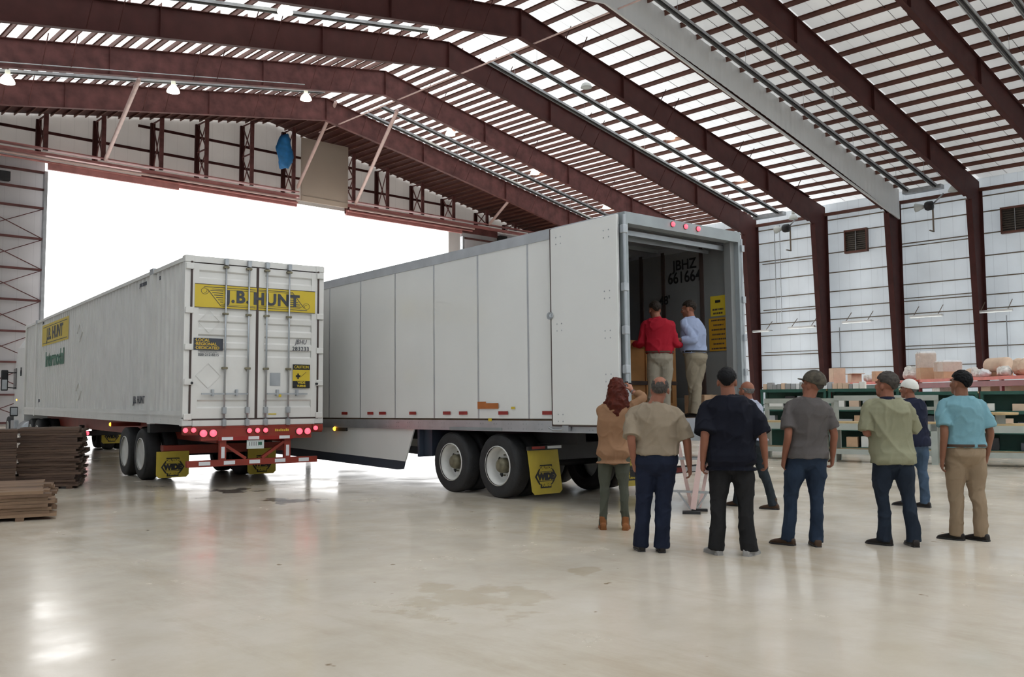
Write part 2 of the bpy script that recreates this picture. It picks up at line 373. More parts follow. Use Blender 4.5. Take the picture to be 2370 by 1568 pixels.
# ------------------------------------------------------------------ steel frames
ordn = {57.3:'in front of the gable wall', 49.8:'second from the door wall', 43.0:'third from the door wall', 36.5:'fourth from the door wall', 30.4:'carrying the grey draft curtain',
        24.4:'just nearer than the draft curtain', 18.3:'crossing the upper right corner', 12.2:'nearest, at the top right edge'}
def raft(b, sgn, x1, far=False):
    xa = RX; n = 10
    pt = [(xa+(x1-xa)*k/n) for k in range(n+1)]
    tops = [(x, ztop(x)) for x in pt]; bots = [(x, zbot(x)) for x in pt]
    b.prism(tops + bots[::-1], .03, lambda u,v,t: (u, t-.015, v))
    for L_, dz in ((tops, 0), (bots, 0)):
        for k in range(n): b.beam((L_[k][0],0,L_[k][1]), (L_[k+1][0],0,L_[k+1][1]), .30, .035)
frames = {}
for y in FR:
    y = round(y, 1)
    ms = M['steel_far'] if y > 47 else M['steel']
    t = thing('steel_frame', 'maroon tapered steel frame spanning the roof, ' + ordn[y], 'steel frame', (0,y,0), 0, 'rigid roof frames')
    frames[y] = t
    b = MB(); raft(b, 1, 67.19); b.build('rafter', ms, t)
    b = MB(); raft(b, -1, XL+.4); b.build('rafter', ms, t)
    # tapered column on the right wall
    b = MB(); cxo = 69.82
    b.prism([(68.85,0),(cxo,0),(cxo,ztop(cxo)),(67.2,ztop(67.2)),(67.2,zbot(67.2)),(67.75,15.6)], .03, lambda u,v,tt: (u, tt-.015, v))
    b.beam((cxo,0,0),(cxo,0,16.9),.42,.035,(0,1,0)) if False else b.box(cxo-.02,cxo+.02,-.21,.21,0,16.9)
    b.add([(68.83,-.21,0),(68.83,.21,0),(67.70,.21,15.75),(67.70,-.21,15.75),(68.87,-.21,0),(68.87,.21,0),(67.74,.21,15.75),(67.74,-.21,15.75)],
          [(0,1,2,3),(7,6,5,4),(0,4,5,1),(1,5,6,2),(2,6,7,3),(3,7,4,0)])
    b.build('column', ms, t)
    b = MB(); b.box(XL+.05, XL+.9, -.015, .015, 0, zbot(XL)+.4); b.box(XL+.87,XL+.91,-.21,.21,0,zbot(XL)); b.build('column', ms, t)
    for x in (RX, RX+9, RX+18, RX+26, RX-9, RX-18, RX-26):
        b = MB(); b.box(x-.01, x+.01, -.2, .2, zbot(x)+.02, ztop(x)-.02); b.build('stiffener', ms, t)
    if y == 30.4: continue
    for x in [RX+d for d in (3,4.4,12,13.4,21,22.4,29,-3,-4.4,-5.8,-12,-13.4,-20,-21.4)]:
        for s in ((-1,) if y > 30 else (1,)):
            b = MB().tube([(x, s*.2, zbot(x)+.03), (x, s*1.25, zroof(x)-.25)], .028, 6); b.build('flange_brace', ms, t)

# grey draft curtain clad on the frame at Y=30.5
b = MB()
for sgn, x1 in ((1, 69.3), (-1, XL+.4)):
    n = int(abs(x1-RX)/.3); rows = []
    for k in range(n+1):
        x = RX+(x1-RX)*k/n; d = .025 if k % 2 else 0
        rows.append(((x, -.30-d, zbot(x)-.02), (x, -.30-d, ztop(x)+.24)))
    vs = [p for r in rows for p in r]; b.add(vs, [(2*k,2*k+2,2*k+3,2*k+1) for k in range(n)])
dc = b.build('draft_curtain', M['curtain'], None, loc=(0,30.4,0)); tag(dc, 'pale grey ribbed sheet curtain hanging down along one roof frame', 'draft curtain')
sol = dc.modifiers.new('s', 'SOLIDIFY'); sol.thickness = .01
for sgn, x1 in ((1,69.2),(-1,XL+.5)):
    MB().beam((RX,-.33,zbot(RX)-.06),(x1,-.33,zbot(x1)-.06),.10,.14).build('edge_trim', M['curtain'], dc)

# ------------------------------------------------------------------ door header, posts, sliding leaves
hd = thing('door_header', 'long red steel door header with track rails above the open hangar door', 'door header', (0,63.8,0))
MB().box(XL+.2, 36.3, -.25, .25, 17.70, 17.88).box(XL+.2, 36.3, -.25, .25, 18.12, 18.2).build('header_beam', M['header'], hd)
MB().box(40.8, XR-.3, -.25, .25, 17.70, 17.88).box(40.8, XR-.3, -.25, .25, 18.12, 18.2).build('header_beam', M['header'], hd)
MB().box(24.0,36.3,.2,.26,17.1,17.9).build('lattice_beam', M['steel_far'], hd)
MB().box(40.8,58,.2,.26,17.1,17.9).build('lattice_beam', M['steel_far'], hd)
for (a, c_) in ((5.2,36.2),(40.9,54.5)):
    MB().tube([(a,-.45,17.46),(c_,-.45,17.46)], .09, 8).build('track_rail', M['brace'], hd)  # paler paint than the header carries the sky's reflection on this rail
    MB().tube([(a,-.15,17.28),(c_,-.15,17.28)], .07, 8).build('track_rail', M['header'], hd)
MB().box(17.83,26.6,-.1,.1,16.82,17.36).build('track_cover', M['header'], hd)
MB().box(26.6,36.3,.1,.3,17.02,17.44).build('track_cover', M['header'], hd)
MB().box(40.9,53.5,.1,.3,16.98,17.44).build('track_cover', M['header'], hd)
lp = [13.9,17.64,21.3,25.3,28.67,32.3,35.9,41.55,45.0,48.8,52.4,56.5,60.2]
for i, x in enumerate(lp):
    zt = min(zbot(x)+1.4, ztop(x)-.3)
    side = 'left of' if x < 38 else 'right of'
    k = sum(1 for q in lp if (q < 38) == (x < 38) and abs(q-38.5) <= abs(x-38.5))
    word = ['','first','second','third','fourth','fifth','sixth','seventh','eighth'][k]
    t = thing('wind_post', f'laced steel post above the door, {word} one {side} the beige centre panel', 'steel post', (x,0,0), 0, 'laced posts above the hangar door')
    MB().box(-.14,.14,63.75,63.9,18.07,zt).build('front_chord', M['steel_far'], t)
    MB().box(-.16,.16,65.4,65.6,18.07,zt).build('back_chord', M['steel'], t)
    b = MB(); nz_ = max(1, int((zt-18.2)/1.9)); hz = (zt-18.2)/nz_
    for q in range(nz_):
        z0, z1 = 18.2+q*hz, 18.2+(q+1)*hz
        b.beam((0,63.9,z0),(0,65.45,z1),.06,.09); b.beam((.04,63.9,z1),(.04,65.45,z0),.06,.06); b.beam((0,63.85,z1-.05),(0,65.45,z1-.05),.08,.09)
    b.build('lacing', M['steel_far'], t)
# centre beige leaf above the door
b = MB(); b.box(36.4,40.75,63.45,63.57,17.46,22.6)
cp = b.build('centre_panel', M['beige']); tag(cp, 'tall beige sheet panel hanging in the middle of the gable', 'panel')
MB().box(36.4,40.75,63.39,63.45,17.86,17.92).build('trim_line', M['beige'], cp)
# sliding door leaves at each side
def leaf(x0, x1, label, e):
    t = thing('sliding_door_leaf', label, 'hangar door', (0,64.3,0), 0, 'sliding door leaves')
    MB().box(x0, x1, .25, .35, .1, 17.7).build('sheet', M['leafsheet'], t)
    b = MB(); zs = [16.7,15.55,14.3,12.25,10.2,8.15,6.1,4.1,2.0,.2]
    for z in zs: b.box(x0, x1, -.05, .25, z-.06, z+.06)
    b.build('rail', M['steel_far'], t)
    b = MB(); w = 4.6; xx = x1 if e > 0 else x0
    cols = []
    while x0 < (xx if e > 0 else x1) and len(cols) < 4:
        cols.append((xx-w, xx) if e > 0 else (xx, xx+w)); xx += -w if e > 0 else w
    for (a, c_) in cols:
        for k in range(2, len(zs)-1):
            b.beam((a,.12,zs[k]),(c_,.12,zs[k+1]),.05,.05); b.beam((a,.16,zs[k+1]),(c_,.16,zs[k]),.05,.05)
    b.build('cross_bracing', M['steel_far'], t)
    xe = x1 if e > 0 else x0
    MB().box(xe-.1, xe+.1, -.1, .3, .1, 16.8).build('edge_post', M['railgrey'], t)
    return t
t = leaf(4.0, 17.86, 'cross-braced pale sliding door leaf left of the bright opening', 1)
MB().box(13.0,13.5,-.7,-.2,15.9,17.3).build('drive_unit', M['dark'], t); MB().box(14.7,15.6,-.6,-.2,15.7,16.3).build('motor_box', M['dark'], t)
t = leaf(53.9, 66.0, 'pale sliding door leaf right of the bright opening behind the trailer', -1)
MB().box(58.0,58.9,-.7,-.2,15.3,17.3).build('drive_unit', M['dark'], t)
# pipe braces from header to frames
for (a, c_, lb) in ((on(322,184,1,49.6),on(243,372,1,63.5),'slanted pink pipe brace farthest left above the hangar door'),
                (on(778,235,1,57.0),on(688,436,1,63.3),'slanted pink pipe brace at the left edge of the beige centre panel'),
                (on(920,255,1,49.6),on(822,474,1,63.5),'slanted pink pipe brace at the right edge of the beige centre panel'),
                (on(1215,420,1,57.0),on(1132,520,1,63.5),'slanted pink pipe brace over the white trailer roof')):
    p = Vector(a); q = Vector(c_); d = q-p
    o = MB().tube([p, p+d*.02, q-d*.02, q], [.10,.13,.13,.06], 12).build('pipe_brace', M['brace'], None, True); tag(o, lb, 'brace', 'pipe braces above the hangar door')
o = MB().tube([(35.9,10,22.12),(35.9,60,22.12)], .05, 8).build('ridge_pipe', M['brace']); tag(o, 'thin pale pipe slung lengthwise under the ridge', 'pipe')
# blue tarp on post
b = MB(); rings = []
for k in range(9):
    z = 19.75+k*.33; r = .25+.42*math.sin(PI*min(1,(k+.6)/8.8)); rings.append([(34.75+r*math.cos(a)*(1+.25*math.sin(3*a+k)), 63.2+.28*math.sin(a), z+.1*math.sin(2*a+k*2)) for a in [2*PI*j/14 for j in range(14)]])
b.loft(rings); o = b.build('blue_tarp', M['bluetarp'], None, True); tag(o, 'crumpled bright blue tarp tied to the post beside the beige panel', 'tarp')

# ------------------------------------------------------------------ radiant tube heaters along the rafters
def heater(y, x0, x1, label, dz):
    t = thing('radiant_heater', label, 'heater', (0,y,0), 0, 'grey tube heaters under the roof')
    sg = 1 if x0 > RX-1 else -1
    for s in (-1, 1):
        b = MB(); n = 14; off = 1.0*s
        pts = [(x0+(x1-x0)*k/n) for k in range(n+1)]
        for k in range(n):
            a, c_ = pts[k], pts[k+1]
            b.beam((a,off,zroof(a)-dz),(c_,off,zroof(c_)-dz),.34,.05); b.beam((a,off-.17,zroof(a)-dz-.07),(c_,off-.17,zroof(c_)-dz-.07),.03,.12); b.beam((a,off+.17,zroof(a)-dz-.07),(c_,off+.17,zroof(c_)-dz-.07),.03,.12)
        b.build('reflector', M['railgrey'], t)
        b = MB().tube([(p,off,zroof(p)-dz-.09) for p in pts], .06, 8); b.build('burner_tube', M['dark'], t)
        for k in range(1, n, 3):
            MB().tube([(pts[k],off,zroof(pts[k])-dz),(pts[k],off,zroof(pts[k])-.2)], .012, 5).build('hanger_rod', M['galv'], t)
    xe = x1; MB().box(xe-.3,xe+.3,-1.4,1.4,zroof(xe)-dz-.2,zroof(xe)-dz+.1).build('burner_box', M['galv'], t)
heater(53.6, 36.5, 67, 'pair of grey heater tubes on the right slope nearest the door wall', 1.3)
heater(53.6, 33, 2, 'pair of grey heater tubes on the left slope nearest the door wall', .55)
heater(40.0, 36.5, 67, 'pair of grey heater tubes on the right slope beyond the draft curtain', 1.3)
heater(40.0, 32.5, 2, 'pair of grey heater tubes on the left slope, nearer pair', .45)
heater(27.3, 36.5, 67, 'pair of grey heater tubes just nearer than the grey draft curtain', 1.3)
heater(15.3, 36.5, 67, 'pair of grey heater tubes at the upper right corner', 1.3)

# ------------------------------------------------------------------ high bay lamps
def lampproto():
    t = thing('high_bay_lamp', '', 'lamp')
    MB().lathe([(.05,.62),(.13,.60),(.14,.34),(.06,.30)], n=14).build('ballast', M['lampoff'], t, True)
    MB().lathe([(.10,.32),(.19,.28),(.31,.12),(.37,-.02),(.38,-.10),(.30,-.12),(.02,-.14)], n=20).build('reflector', M['lampwhite'], t, True)
    MB().tube([(0,0,.6),(0,0,1.0)], .02, 6).build('hook', M['dark'], t)
    MB().tube([(0,0,1.0),(0,0,1.6)], .015, 6).build('cord', M['dark'], t)
    return t
LP = [(53.3,17,188,1),(53.3,401,210,1),(53.3,708,228,1),(53.3,1042,310,1),(53.3,1238,400,1),(53.3,1404,480,1),
      (39.6,660,25,1),(39.6,1005,75,1),(39.6,1357,200,0),(39.6,1550,318,1),(39.6,1710,415,1),(39.6,1836,505,0),
      (27.4,1795,52,1),(27.4,1968,210,0),(27.4,2103,340,1),(27.4,2207,440,0)]
rows = {53.3:'in the far row', 39.6:'in the middle row', 27.4:'in the near row'}
cnt = {}
for (y, px, py, lit) in LP:
    cnt[y] = cnt.get(y, 0)+1; word = ['','first','second','third','fourth','fifth','sixth'][cnt[y]]
    p = on(px, py, 1, y)
    if p.x > 69: p = on(px, py, 0, 68.8)
    t = lampproto(); t.location = p; t['label'] = f'{"glowing" if lit else "unlit frosted"} high bay lamp, {word} from left {rows[y]}'; t['group'] = 'high bay lamps'
    hr = zroof(p.x)-p.z
    for c_ in t.children:
        if c_.name.startswith('reflector') and not lit: c_.data.materials[0] = M['lampoff']
        if c_.name.startswith('cord'): c_.scale.z = 1; c_.data = MB().tube([(0,0,1.0),(0,0,max(1.05,hr-.02))], .015, 6).build('tmpc', M['dark']).data
for o in list(bpy.data.objects):
    if o.name.startswith('tmpc'): bpy.data.objects.remove(o)
o = MB().tube([on(-20,142,1,49.5),on(705,196,1,49.5)], .03, 6).build('conduit', M['galv']); tag(o, 'thin grey conduit running along the second frame on the left slope', 'conduit')

# ------------------------------------------------------------------ wall fittings
def louver(y, label):
    t = thing('wall_louver', label, 'wall vent', (XR-.17,y,14.2), 0, 'wall vents')
    MB().box(-.35,.0,-.95,.95,-.95,-.8).box(-.35,0,-.95,.95,.8,.95).box(-.35,0,-.95,-.85,-.8,.8).box(-.35,0,.85,.95,-.8,.8).build('frame', M['purlin'], t)
    b = MB()
    for k in range(10): b.beam((-.2,-.85,-.75+k*.165),(-.2,.85,-.75+k*.165),.02,.14,(.5,0,1))
    b.build('slats', M['louver'], t); MB().box(-.1,-.02,-.85,.85,-.8,.8).build('backing', M['dark'], t)
    MB().box(-.3,-.26,-.02,.02,-.8,.8).build('mullion', M['railgrey'], t)
louver(33.8, 'square bronze wall vent between the columns beside the draft curtain')
louver(22.0, 'square bronze wall vent cut by the right edge of the picture')
for y, lb in ((39.7,'round heater blower high on the far part of the right wall'),(27.75,'round heater blower high on the wall left of the vent at the picture edge')):
    t = thing('heater_blower', lb, 'blower', (XR-.9,y,16.0), 0, 'heater blowers')
    MB().lathe([(.12,-.3),(.34,-.25),(.36,.1),(.3,.25),(.12,.3)], 'y', 16).build('housing', M['dark'], t, True)
    MB().tube([(0,-.3,.1),(-.3,-1.2,.7)], .06, 8).build('inlet_pipe', M['galv'], t, True)
    MB().lathe([(.1,.3),(.32,.9),(.34,1.0)], 'y', 14).build('outlet_cone', M['lampoff'], t, True)
    MB().box(.0,.75,-.05,.05,-1.9,-1.82).box(.66,.74,-.05,.05,-1.9,.2).box(0,.74,-.05,.05,.0,.08).build('bracket', M['girt'], t)
fls = ((42.6,7.3),(38.4,7.4),(33.6,7.55),(28.2,7.62),(23.4,7.64))
for i, (y, z) in enumerate(fls):
    lb = ['farthest of the strip lights on the right wall, beside the trailer','second strip light along the right wall from the trailer','strip light in the middle of the row on the right wall','strip light on the right wall above the tall cartons','strip light nearest the right edge of the picture'][i]
    t = thing('strip_light', 'white ' + lb, 'light', (XR-1.1,y,z), 0, 'strip lights on the right wall')
    MB().prism([(-.16,.0),(-.08,.14),(.08,.14),(.16,0)], 2.4, lambda u,v,tt: (u,tt-1.2,v)).build('housing', M['white'], t)
    for s in (-.07,.07): MB().tube([(s,-1.15,-.02),(s,1.15,-.02)], .025, 8).build('tube', M['tubeglow'], t, True)
    for q in (-.9,.9): MB().beam((0,q,.12),(1.0,q,.9),.04,.04).beam((0,q,.12),(1.0,q,.12),.04,.04).build('wall_bracket', M['girt'], t)
for y, z0, z1, lb in ((41.2,8,16.5,'left one of two thin pipes running down the far bay of the right wall'),(40.7,8,16.5,'right one of two thin pipes running down the far bay of the right wall'),
                  (22.9,3,7.4,'thin pipe dropping from the strip light at the right picture edge'),(35.5,4,7.3,'thin pipe on the wall bay left of the middle strip light')):
    o = MB().tube([(XR-.22,y,z0),(XR-.22,y,z1)], .035, 6).build('wall_pipe', M['galv']); tag(o, lb, 'pipe', 'pipes on the right wall')
# ================================================================== vehicles
def wheel_meshes(dish):
    ty = MB().lathe([(.30,-.135),(.40,-.145),(.475,-.14),(.503,-.11),(.507,-.04),(.507,.04),(.503,.11),(.475,.14),(.40,.145),(.30,.135)], 'x', 40, cap=False)
    o = ty.build('tmpw', M['rubber'], None, True); tm = o.data; bpy.data.objects.remove(o)
    # add tread grooves and closed inside by rim
    s = -1
    if dish:   # deep outer face at -x
        pr = [(.305,-.15),(.318,-.15),(.318,-.12),(.275,-.10),(.262,.02),(.235,.06),(.14,.065),(.13,.03),(.0,.03)]
    else:
        pr = [(.305,-.15),(.318,-.15),(.31,-.11),(.22,-.10),(.05,-.105),(.0,-.105)]
    rb = MB().lathe(pr, 'x', 32, cap=False); o = rb.build('tmpw', M['rim'], None, True); rm = o.data; bpy.data.objects.remove(o)
    h = MB().lathe([(.125,.03),(.12,-.06),(.10,-.10),(.05,-.115),(.0,-.115)], 'x', 20)
    for k in range(10):
        a = 2*PI*k/10; h.lathe([(.014,.06),(.014,.03),(.0,.028)], 'x', 6, (0,.17*math.cos(a),.17*math.sin(a)))
    o = h.build('tmpw', M['hub'], None, True); hm = o.data; bpy.data.objects.remove(o)
    ho = MB()
    for k in range(5):
        a = 2*PI*k/5+.4; ho.lathe([(.038,.075),(.038,.052),(.0,.052)], 'x', 10, (0,.215*math.cos(a),.215*math.sin(a)))
    o = ho.build('tmpw', M['dark'], None, True); hh = o.data; bpy.data.objects.remove(o)
    return tm, rm, hm, hh
WM = wheel_meshes(True); WF = wheel_meshes(False)
for k_, W_ in (('a',WM),('b',WF)):
    for m_, n_ in zip(W_, ('tyre','rim','hub','hand_holes')): m_.name = n_
def wheel(parent, x, y, z, side, dish=True, sc=1.0, full=True):
    """side -1: outer face towards -x"""
    Wm = WM if dish else WF
    t = link('tyre', Wm[0], parent, (x,y,z)); t.rotation_euler = (rnd.random()*.1, 0, 0 if side < 0 else PI); t.scale = (sc,)*3
    link('rim', Wm[1], t)
    if full and dish: link('hub', Wm[2], t); link('hand_holes', Wm[3], t)
def axle_group(root, y, zc, W, dish=True):
    for sx in (-1, 1):
        xo = .16 if sx < 0 else W-.16
        wheel(root, xo, y, zc, sx, dish); xi = xo + (.34 if sx < 0 else -.34)
        wheel(root, xi, y, zc, sx, False, 1, False)
    MB().tube([(.2,y,zc),(W-.2,y,zc)], .065, 10).build('axle', M['dark'], root, True)
def decal(name, m, parent, plane, a0, a1, z0, z1, off=.004, th=.003):
    """thin plate: plane 'rear' (x-range, facing -y at y=off) or 'side' (y-range, facing -x)"""
    if plane == 'rear': return MB().box(a0, a1, -off-th, -off, z0, z1).build(name, m, parent)
    return MB().box(-off-th, -off, a0, a1, z0, z1).build(name, m, parent)
def flap(root, x0, x1, y, ztop_, zbot_, tilt, shift=0.0, skew=0.0, txt=True):
    fo = bpy.data.objects.new('tmp', None)
    w = x1-x0; h = ztop_-zbot_
    b = MB(); c_ = .05
    poly = [(0,0),(w,0),(w+skew,-h+c_),(w+skew-c_,-h),(skew+c_,-h),(skew,-h+c_)]
    b.prism(poly, .012, lambda u,v,t: (u, t, v))
    o = b.build('mud_flap', M['flapyel'], root, loc=(x0,y,ztop_), rot=(tilt,0,0)); bpy.data.objects.remove(fo)
    cx, cz = w*.5+skew*.6, -h*.60; R = w*.36
    hexo = [(R,0),(R*.62,R*.55),(-R*.62,R*.55),(-R,0),(-R*.62,-R*.55),(R*.62,-R*.55)]
    MB().prism([(cx+u,cz+v) for u,v in hexo], .003, lambda u,v,t: (u,-.002-t,v)).build('emblem', M['black'], o)
    MB().prism([(cx+u*.84,cz+v*.9) for u,v in hexo], .003, lambda u,v,t: (u,-.005-t,v)).build('emblem', M['flapyel'], o)
    MB().box(cx-R*.8,cx+R*.8,-.009,-.006,cz+R*.30,cz+R*.34).box(cx-R*.8,cx+R*.8,-.009,-.006,cz-R*.34,cz-R*.30).build('emblem_rule', M['black'], o)
    text('lettering', 'WIDE', R*.62, M['black'], o, (cx,-.010,cz-.005), REAR, bold=.012, sx=.95)
    MB().box(cx-R*.55,cx+R*.55,-.007,-.004,cz+R*.38,cz+R*.80).build('emblem_band', M['black'], o)
    text('lettering', 'CAUTION', R*.27, M['flapyel'], o, (cx,-.011,cz+R*.59), REAR, bold=.004)
    MB().box(cx-R*.5,cx+R*.5,-.007,-.004,cz-R*.80,cz-R*.40).build('emblem_band', M['black'], o)
    text('lettering', 'TURNS', R*.27, M['flapyel'], o, (cx,-.011,cz-R*.60), REAR, bold=.004)
    return o
def lamp_round(root, x, z, r, y=-.02, m='lampred', name='tail_lamp', rim=True):
    o = MB().lathe([(0,-.03),(r*.6,-.028),(r,-.012),(r,.01)], 'y', 16, (x,y,z)).build(name, M[m], root, True)
    if rim: MB().lathe([(r*1.22,-.012),(r*1.22,.012)], 'y', 18, (x,y+.012,z)).build('lamp_ring', M['gasket'], o)
    return o

# ------------------------------------------------------------------ white dry van trailer, rear doors open
W = 2.59; PT_ = .00997417; TL = 16.15
tr = thing('semi_trailer', 'long white box trailer with open rear, behind the group of watchers', 'trailer', (9.50677701,7.91127046,0), -0.06146075, rx=-PT_)
H, ZF, ZB = 4.13, 1.28, 1.085
def gz_(y): return PT_*y           # ground height in trailer coordinates
MB().box(0,.045,.12,TL,ZB+.2,H-.12).build('left_side_wall', M['trailer'], tr)
b = MB()
for y in [2.0+1.265*k for k in range(12)]: b.box(-.004,0,y-.018,y+.018,ZB+.2,H-.12)
b.build('panel_seams', M['alum'], tr)
MB().box(W-.045,W,.12,TL,ZB+.2,H-.12).build('right_side_wall', M['trailer'], tr)
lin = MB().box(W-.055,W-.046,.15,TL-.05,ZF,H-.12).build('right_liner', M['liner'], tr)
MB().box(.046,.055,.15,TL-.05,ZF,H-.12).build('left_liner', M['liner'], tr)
b = MB()
for y in (.66,1.46,1.95,3.2,4.4,5.6,6.9,8.1): b.box(W-.075,W-.055,y-.035,y+.035,ZF,H-.12)
b.build('logistic_posts', M['gasket'], tr)
MB().box(W-.07,W-.055,.15,TL-.05,ZF,ZF+.30).build('scuff_plate', M['greyframe'], tr)
MB().box(.05,W-.05,TL-.06,TL,ZB,H-.05).build('front_wall', M['trailer'], tr)
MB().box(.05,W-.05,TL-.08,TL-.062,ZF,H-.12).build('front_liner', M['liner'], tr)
MB().box(0,W,.05,TL,H-.05,H-.02).build('roof', M['alum'], tr)
b = MB()
for k in range(26): b.box(.06,W-.06,.35+k*.61,.40+k*.61,H-.11,H-.05)
b.build('roof_bows', M['greyframe'], tr)
MB().box(-.012,.07,.05,TL,H-.16,H).build('top_rail', M['alum'], tr); MB().box(W-.07,W+.012,.05,TL,H-.16,H).build('top_rail', M['alum'], tr)
MB().box(-.016,.05,.0,TL,ZB,ZB+.17).box(-.022,-.016,0,TL,ZB,ZB+.02).build('bottom_rail', M['alum'], tr)
MB().box(W-.05,W+.016,.0,TL,ZB,ZB+.17).build('bottom_rail', M['alum'], tr)
b = MB()
for k in range(22):
    for dy in (0,.07):
        for dz in (.045,.12): b.lathe([(.012,-.004),(0,-.006)],'x',6,(-.018,.25+k*.36+dy,ZB+dz))
b.build('rivets', M['galv'], tr)
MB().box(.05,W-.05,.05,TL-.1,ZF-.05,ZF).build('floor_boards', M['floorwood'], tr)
MB().box(.05,W-.05,.05,TL-.1,ZB+.02,ZF-.055).build('cross_members', M['dark'], tr)
# rear frame
rf = MB().box(0,W,-.06,.12,H-.16,H).build('rear_header', M['greyframe'], tr)
for x in (.99,1.275,1.56): lamp_round(tr, x, H-.065, .035, -.07, name='marker_lamp')
MB().box(0,.06,-.06,.14,ZB,H-.16).build('rear_post', M['greyframe'], tr); MB().box(W-.06,W,-.06,.14,ZB,H-.16).build('rear_post', M['greyframe'], tr)
MB().box(W-.16,W-.06,.02,.14,ZF,H-.16).build('door_track', M['liner'], tr)
MB().box(.06,W-.06,.15,.19,H-.27,H-.20).box(.06,W-.25,.36,.40,H-.30,H-.25).build('header_bar', M['galv'], tr)
MB().box(0,W,-.09,.1,ZB,ZF).build('rear_sill', M['alum'], tr)
# left door folded flat against the side wall
ld = MB().bbox(-.085,-.035,.02,1.38,1.20,H-.035,.008).build('left_door', M['trailer'], tr)
MB().box(-.075,-.03,1.36,1.405,1.19,H-.03).box(-.075,-.03,.0,1.4,1.175,1.205).build('door_seal', M['gasket'], ld)
b = MB()
for yy in (.22,1.2):
    for zz in ([1.30,1.85,2.45,3.0,3.85] if yy < 1 else [1.30,2.62,3.9]):
        for dy in (-.05,.05):
            for dz in (-.05,.05): b.lathe([(.012,-.004),(0,-.006)],'x',6,(-.085,yy+dy,zz+dz))
b.build('door_rivets', M['galv'], ld)
MB().tube([(-.12,1.34,2.8),(-.02,1.44,2.8)],.03,8).lathe([(.055,-.03),(.055,0)],'x',12,(-.09,1.385,2.8)).build('door_latch', M['galv'], ld)
MB().tube([(-.03,-.07,1.3),(-.03,-.07,H-.05)],.022,10).build('locking_rod', M['galv'], ld)
for z in (1.45,1.96,2.49,3.08,3.88): MB().bbox(-.07,.02,-.10,-.02,z-.06,z+.06,.01).build('hinge', M['galv'], ld)
MB().tube([(-.05,1.5,1.16),(-.07,1.38,1.12),(-.07,1.2,1.13),(-.06,1.1,1.17)],.016,6).box(-.08,-.03,1.05,1.18,1.11,1.19).build('door_chain', M['galv'], ld)
rd = MB().bbox(W+.03,W+.08,.02,1.25,1.20,H-.035,.008).build('right_door', M['trailer'], tr)
MB().tube([(W+.03,-.05,1.3),(W+.03,-.05,H-.1)],.022,10).build('locking_rod', M['galv'], rd)
for z in (1.45,1.96,2.49,3.08,3.88): MB().box(W-.01,W+.06,-.09,-.02,z-.05,z+.05).build('hinge', M['galv'], rd)
# conspicuity strips, stickers, lamps
for y, l in ((1.55,.26),(2.61,.24),(3.67,.23),(4.14,.22),(5.19,.22),(6.22,.24),(6.66,.22),(7.66,.23),(8.9,.23),(10.1,.23)):
    decal('red_reflector', M['redrefl'], tr, 'side', y-l/2, y+l/2, 1.345, 1.40, .017)
decal('orange_sticker', M['orange'], tr, 'side', 2.73, 3.27, 1.44, 1.53, .017); decal('orange_sticker', M['orange'], tr, 'side', 3.05, 3.27, 1.53, 1.555, .017)
decal('yellow_sticker', M['yellow'], tr, 'side', 2.32, 2.41, 1.43, 1.47, .017); decal('yellow_sticker', M['yellow'], tr, 'side', 2.90, 2.99, 1.24, 1.29, .017)
decal('grey_strip', M['greyframe'], tr, 'side', 2.64, 4.05, 1.09, 1.14, .024)
MB().box(-.02,.02,7.6,8.1,1.02,1.085).build('lamp_bracket', M['dark'], tr)
MB().lathe([(0,-.03),(.03,-.026),(.045,0)],'x',14,(-.03,8.04,1.06)).build('marker_lamp', M['lampamber'], tr, True)
# lettering and notices inside on the right liner
IN = (PI/2, 0, -PI/2)
xi = W-.058
text('lettering', 'JBHZ', .235, M['black'], tr, (xi,1.01,3.755), IN, bold=.004, sx=.95)
text('lettering', '661664', .265, M['black'], tr, (xi,1.02,3.55), IN, bold=.004, sx=.88)
text('lettering', "48'", .20, M['black'], tr, (xi-.02,1.43,3.2), IN, bold=.004)
def notice(name, y0, y1, z0, z1, lines, pic=False):
    o = MB().box(xi-.004,xi,y0,y1,z0,z1).build(name, M['yellow' if pic else 'amberyel'], tr)
    n = len(lines)
    r_ = random.Random(n); b = MB(); ym = (y0+y1)/2
    for i, l in enumerate(lines):          # rows of print too small to read
        zz = z1-(z1-z0)*((i+.5)/n if not pic else .58+.38*(i+.5)/n); hh = (z1-z0)/n*(.17 if not pic else .09); half = (y1-y0)*.40*l; y_ = ym+half
        while y_ > ym-half:
            w_ = .012+r_.random()*.03; b.box(xi-.007,xi-.004,max(ym-half,y_-w_),y_,zz-hh,zz+hh); y_ -= w_+.009
    b.build('print_rows', M['gasket'], o)
    if pic: MB().box(xi-.007,xi-.004,(y0+y1)/2-.05,(y0+y1)/2+.05,z1-.11,z1-.07).build('pictogram', M['black'], o)
    return o
notice('caution_notice', .21, .50, 2.86, 3.18, [.9,.8], True)
notice('warning_notice', .17, .54, 2.31, 2.83, [.9,.65,.9,.8,.95,.7,.95])
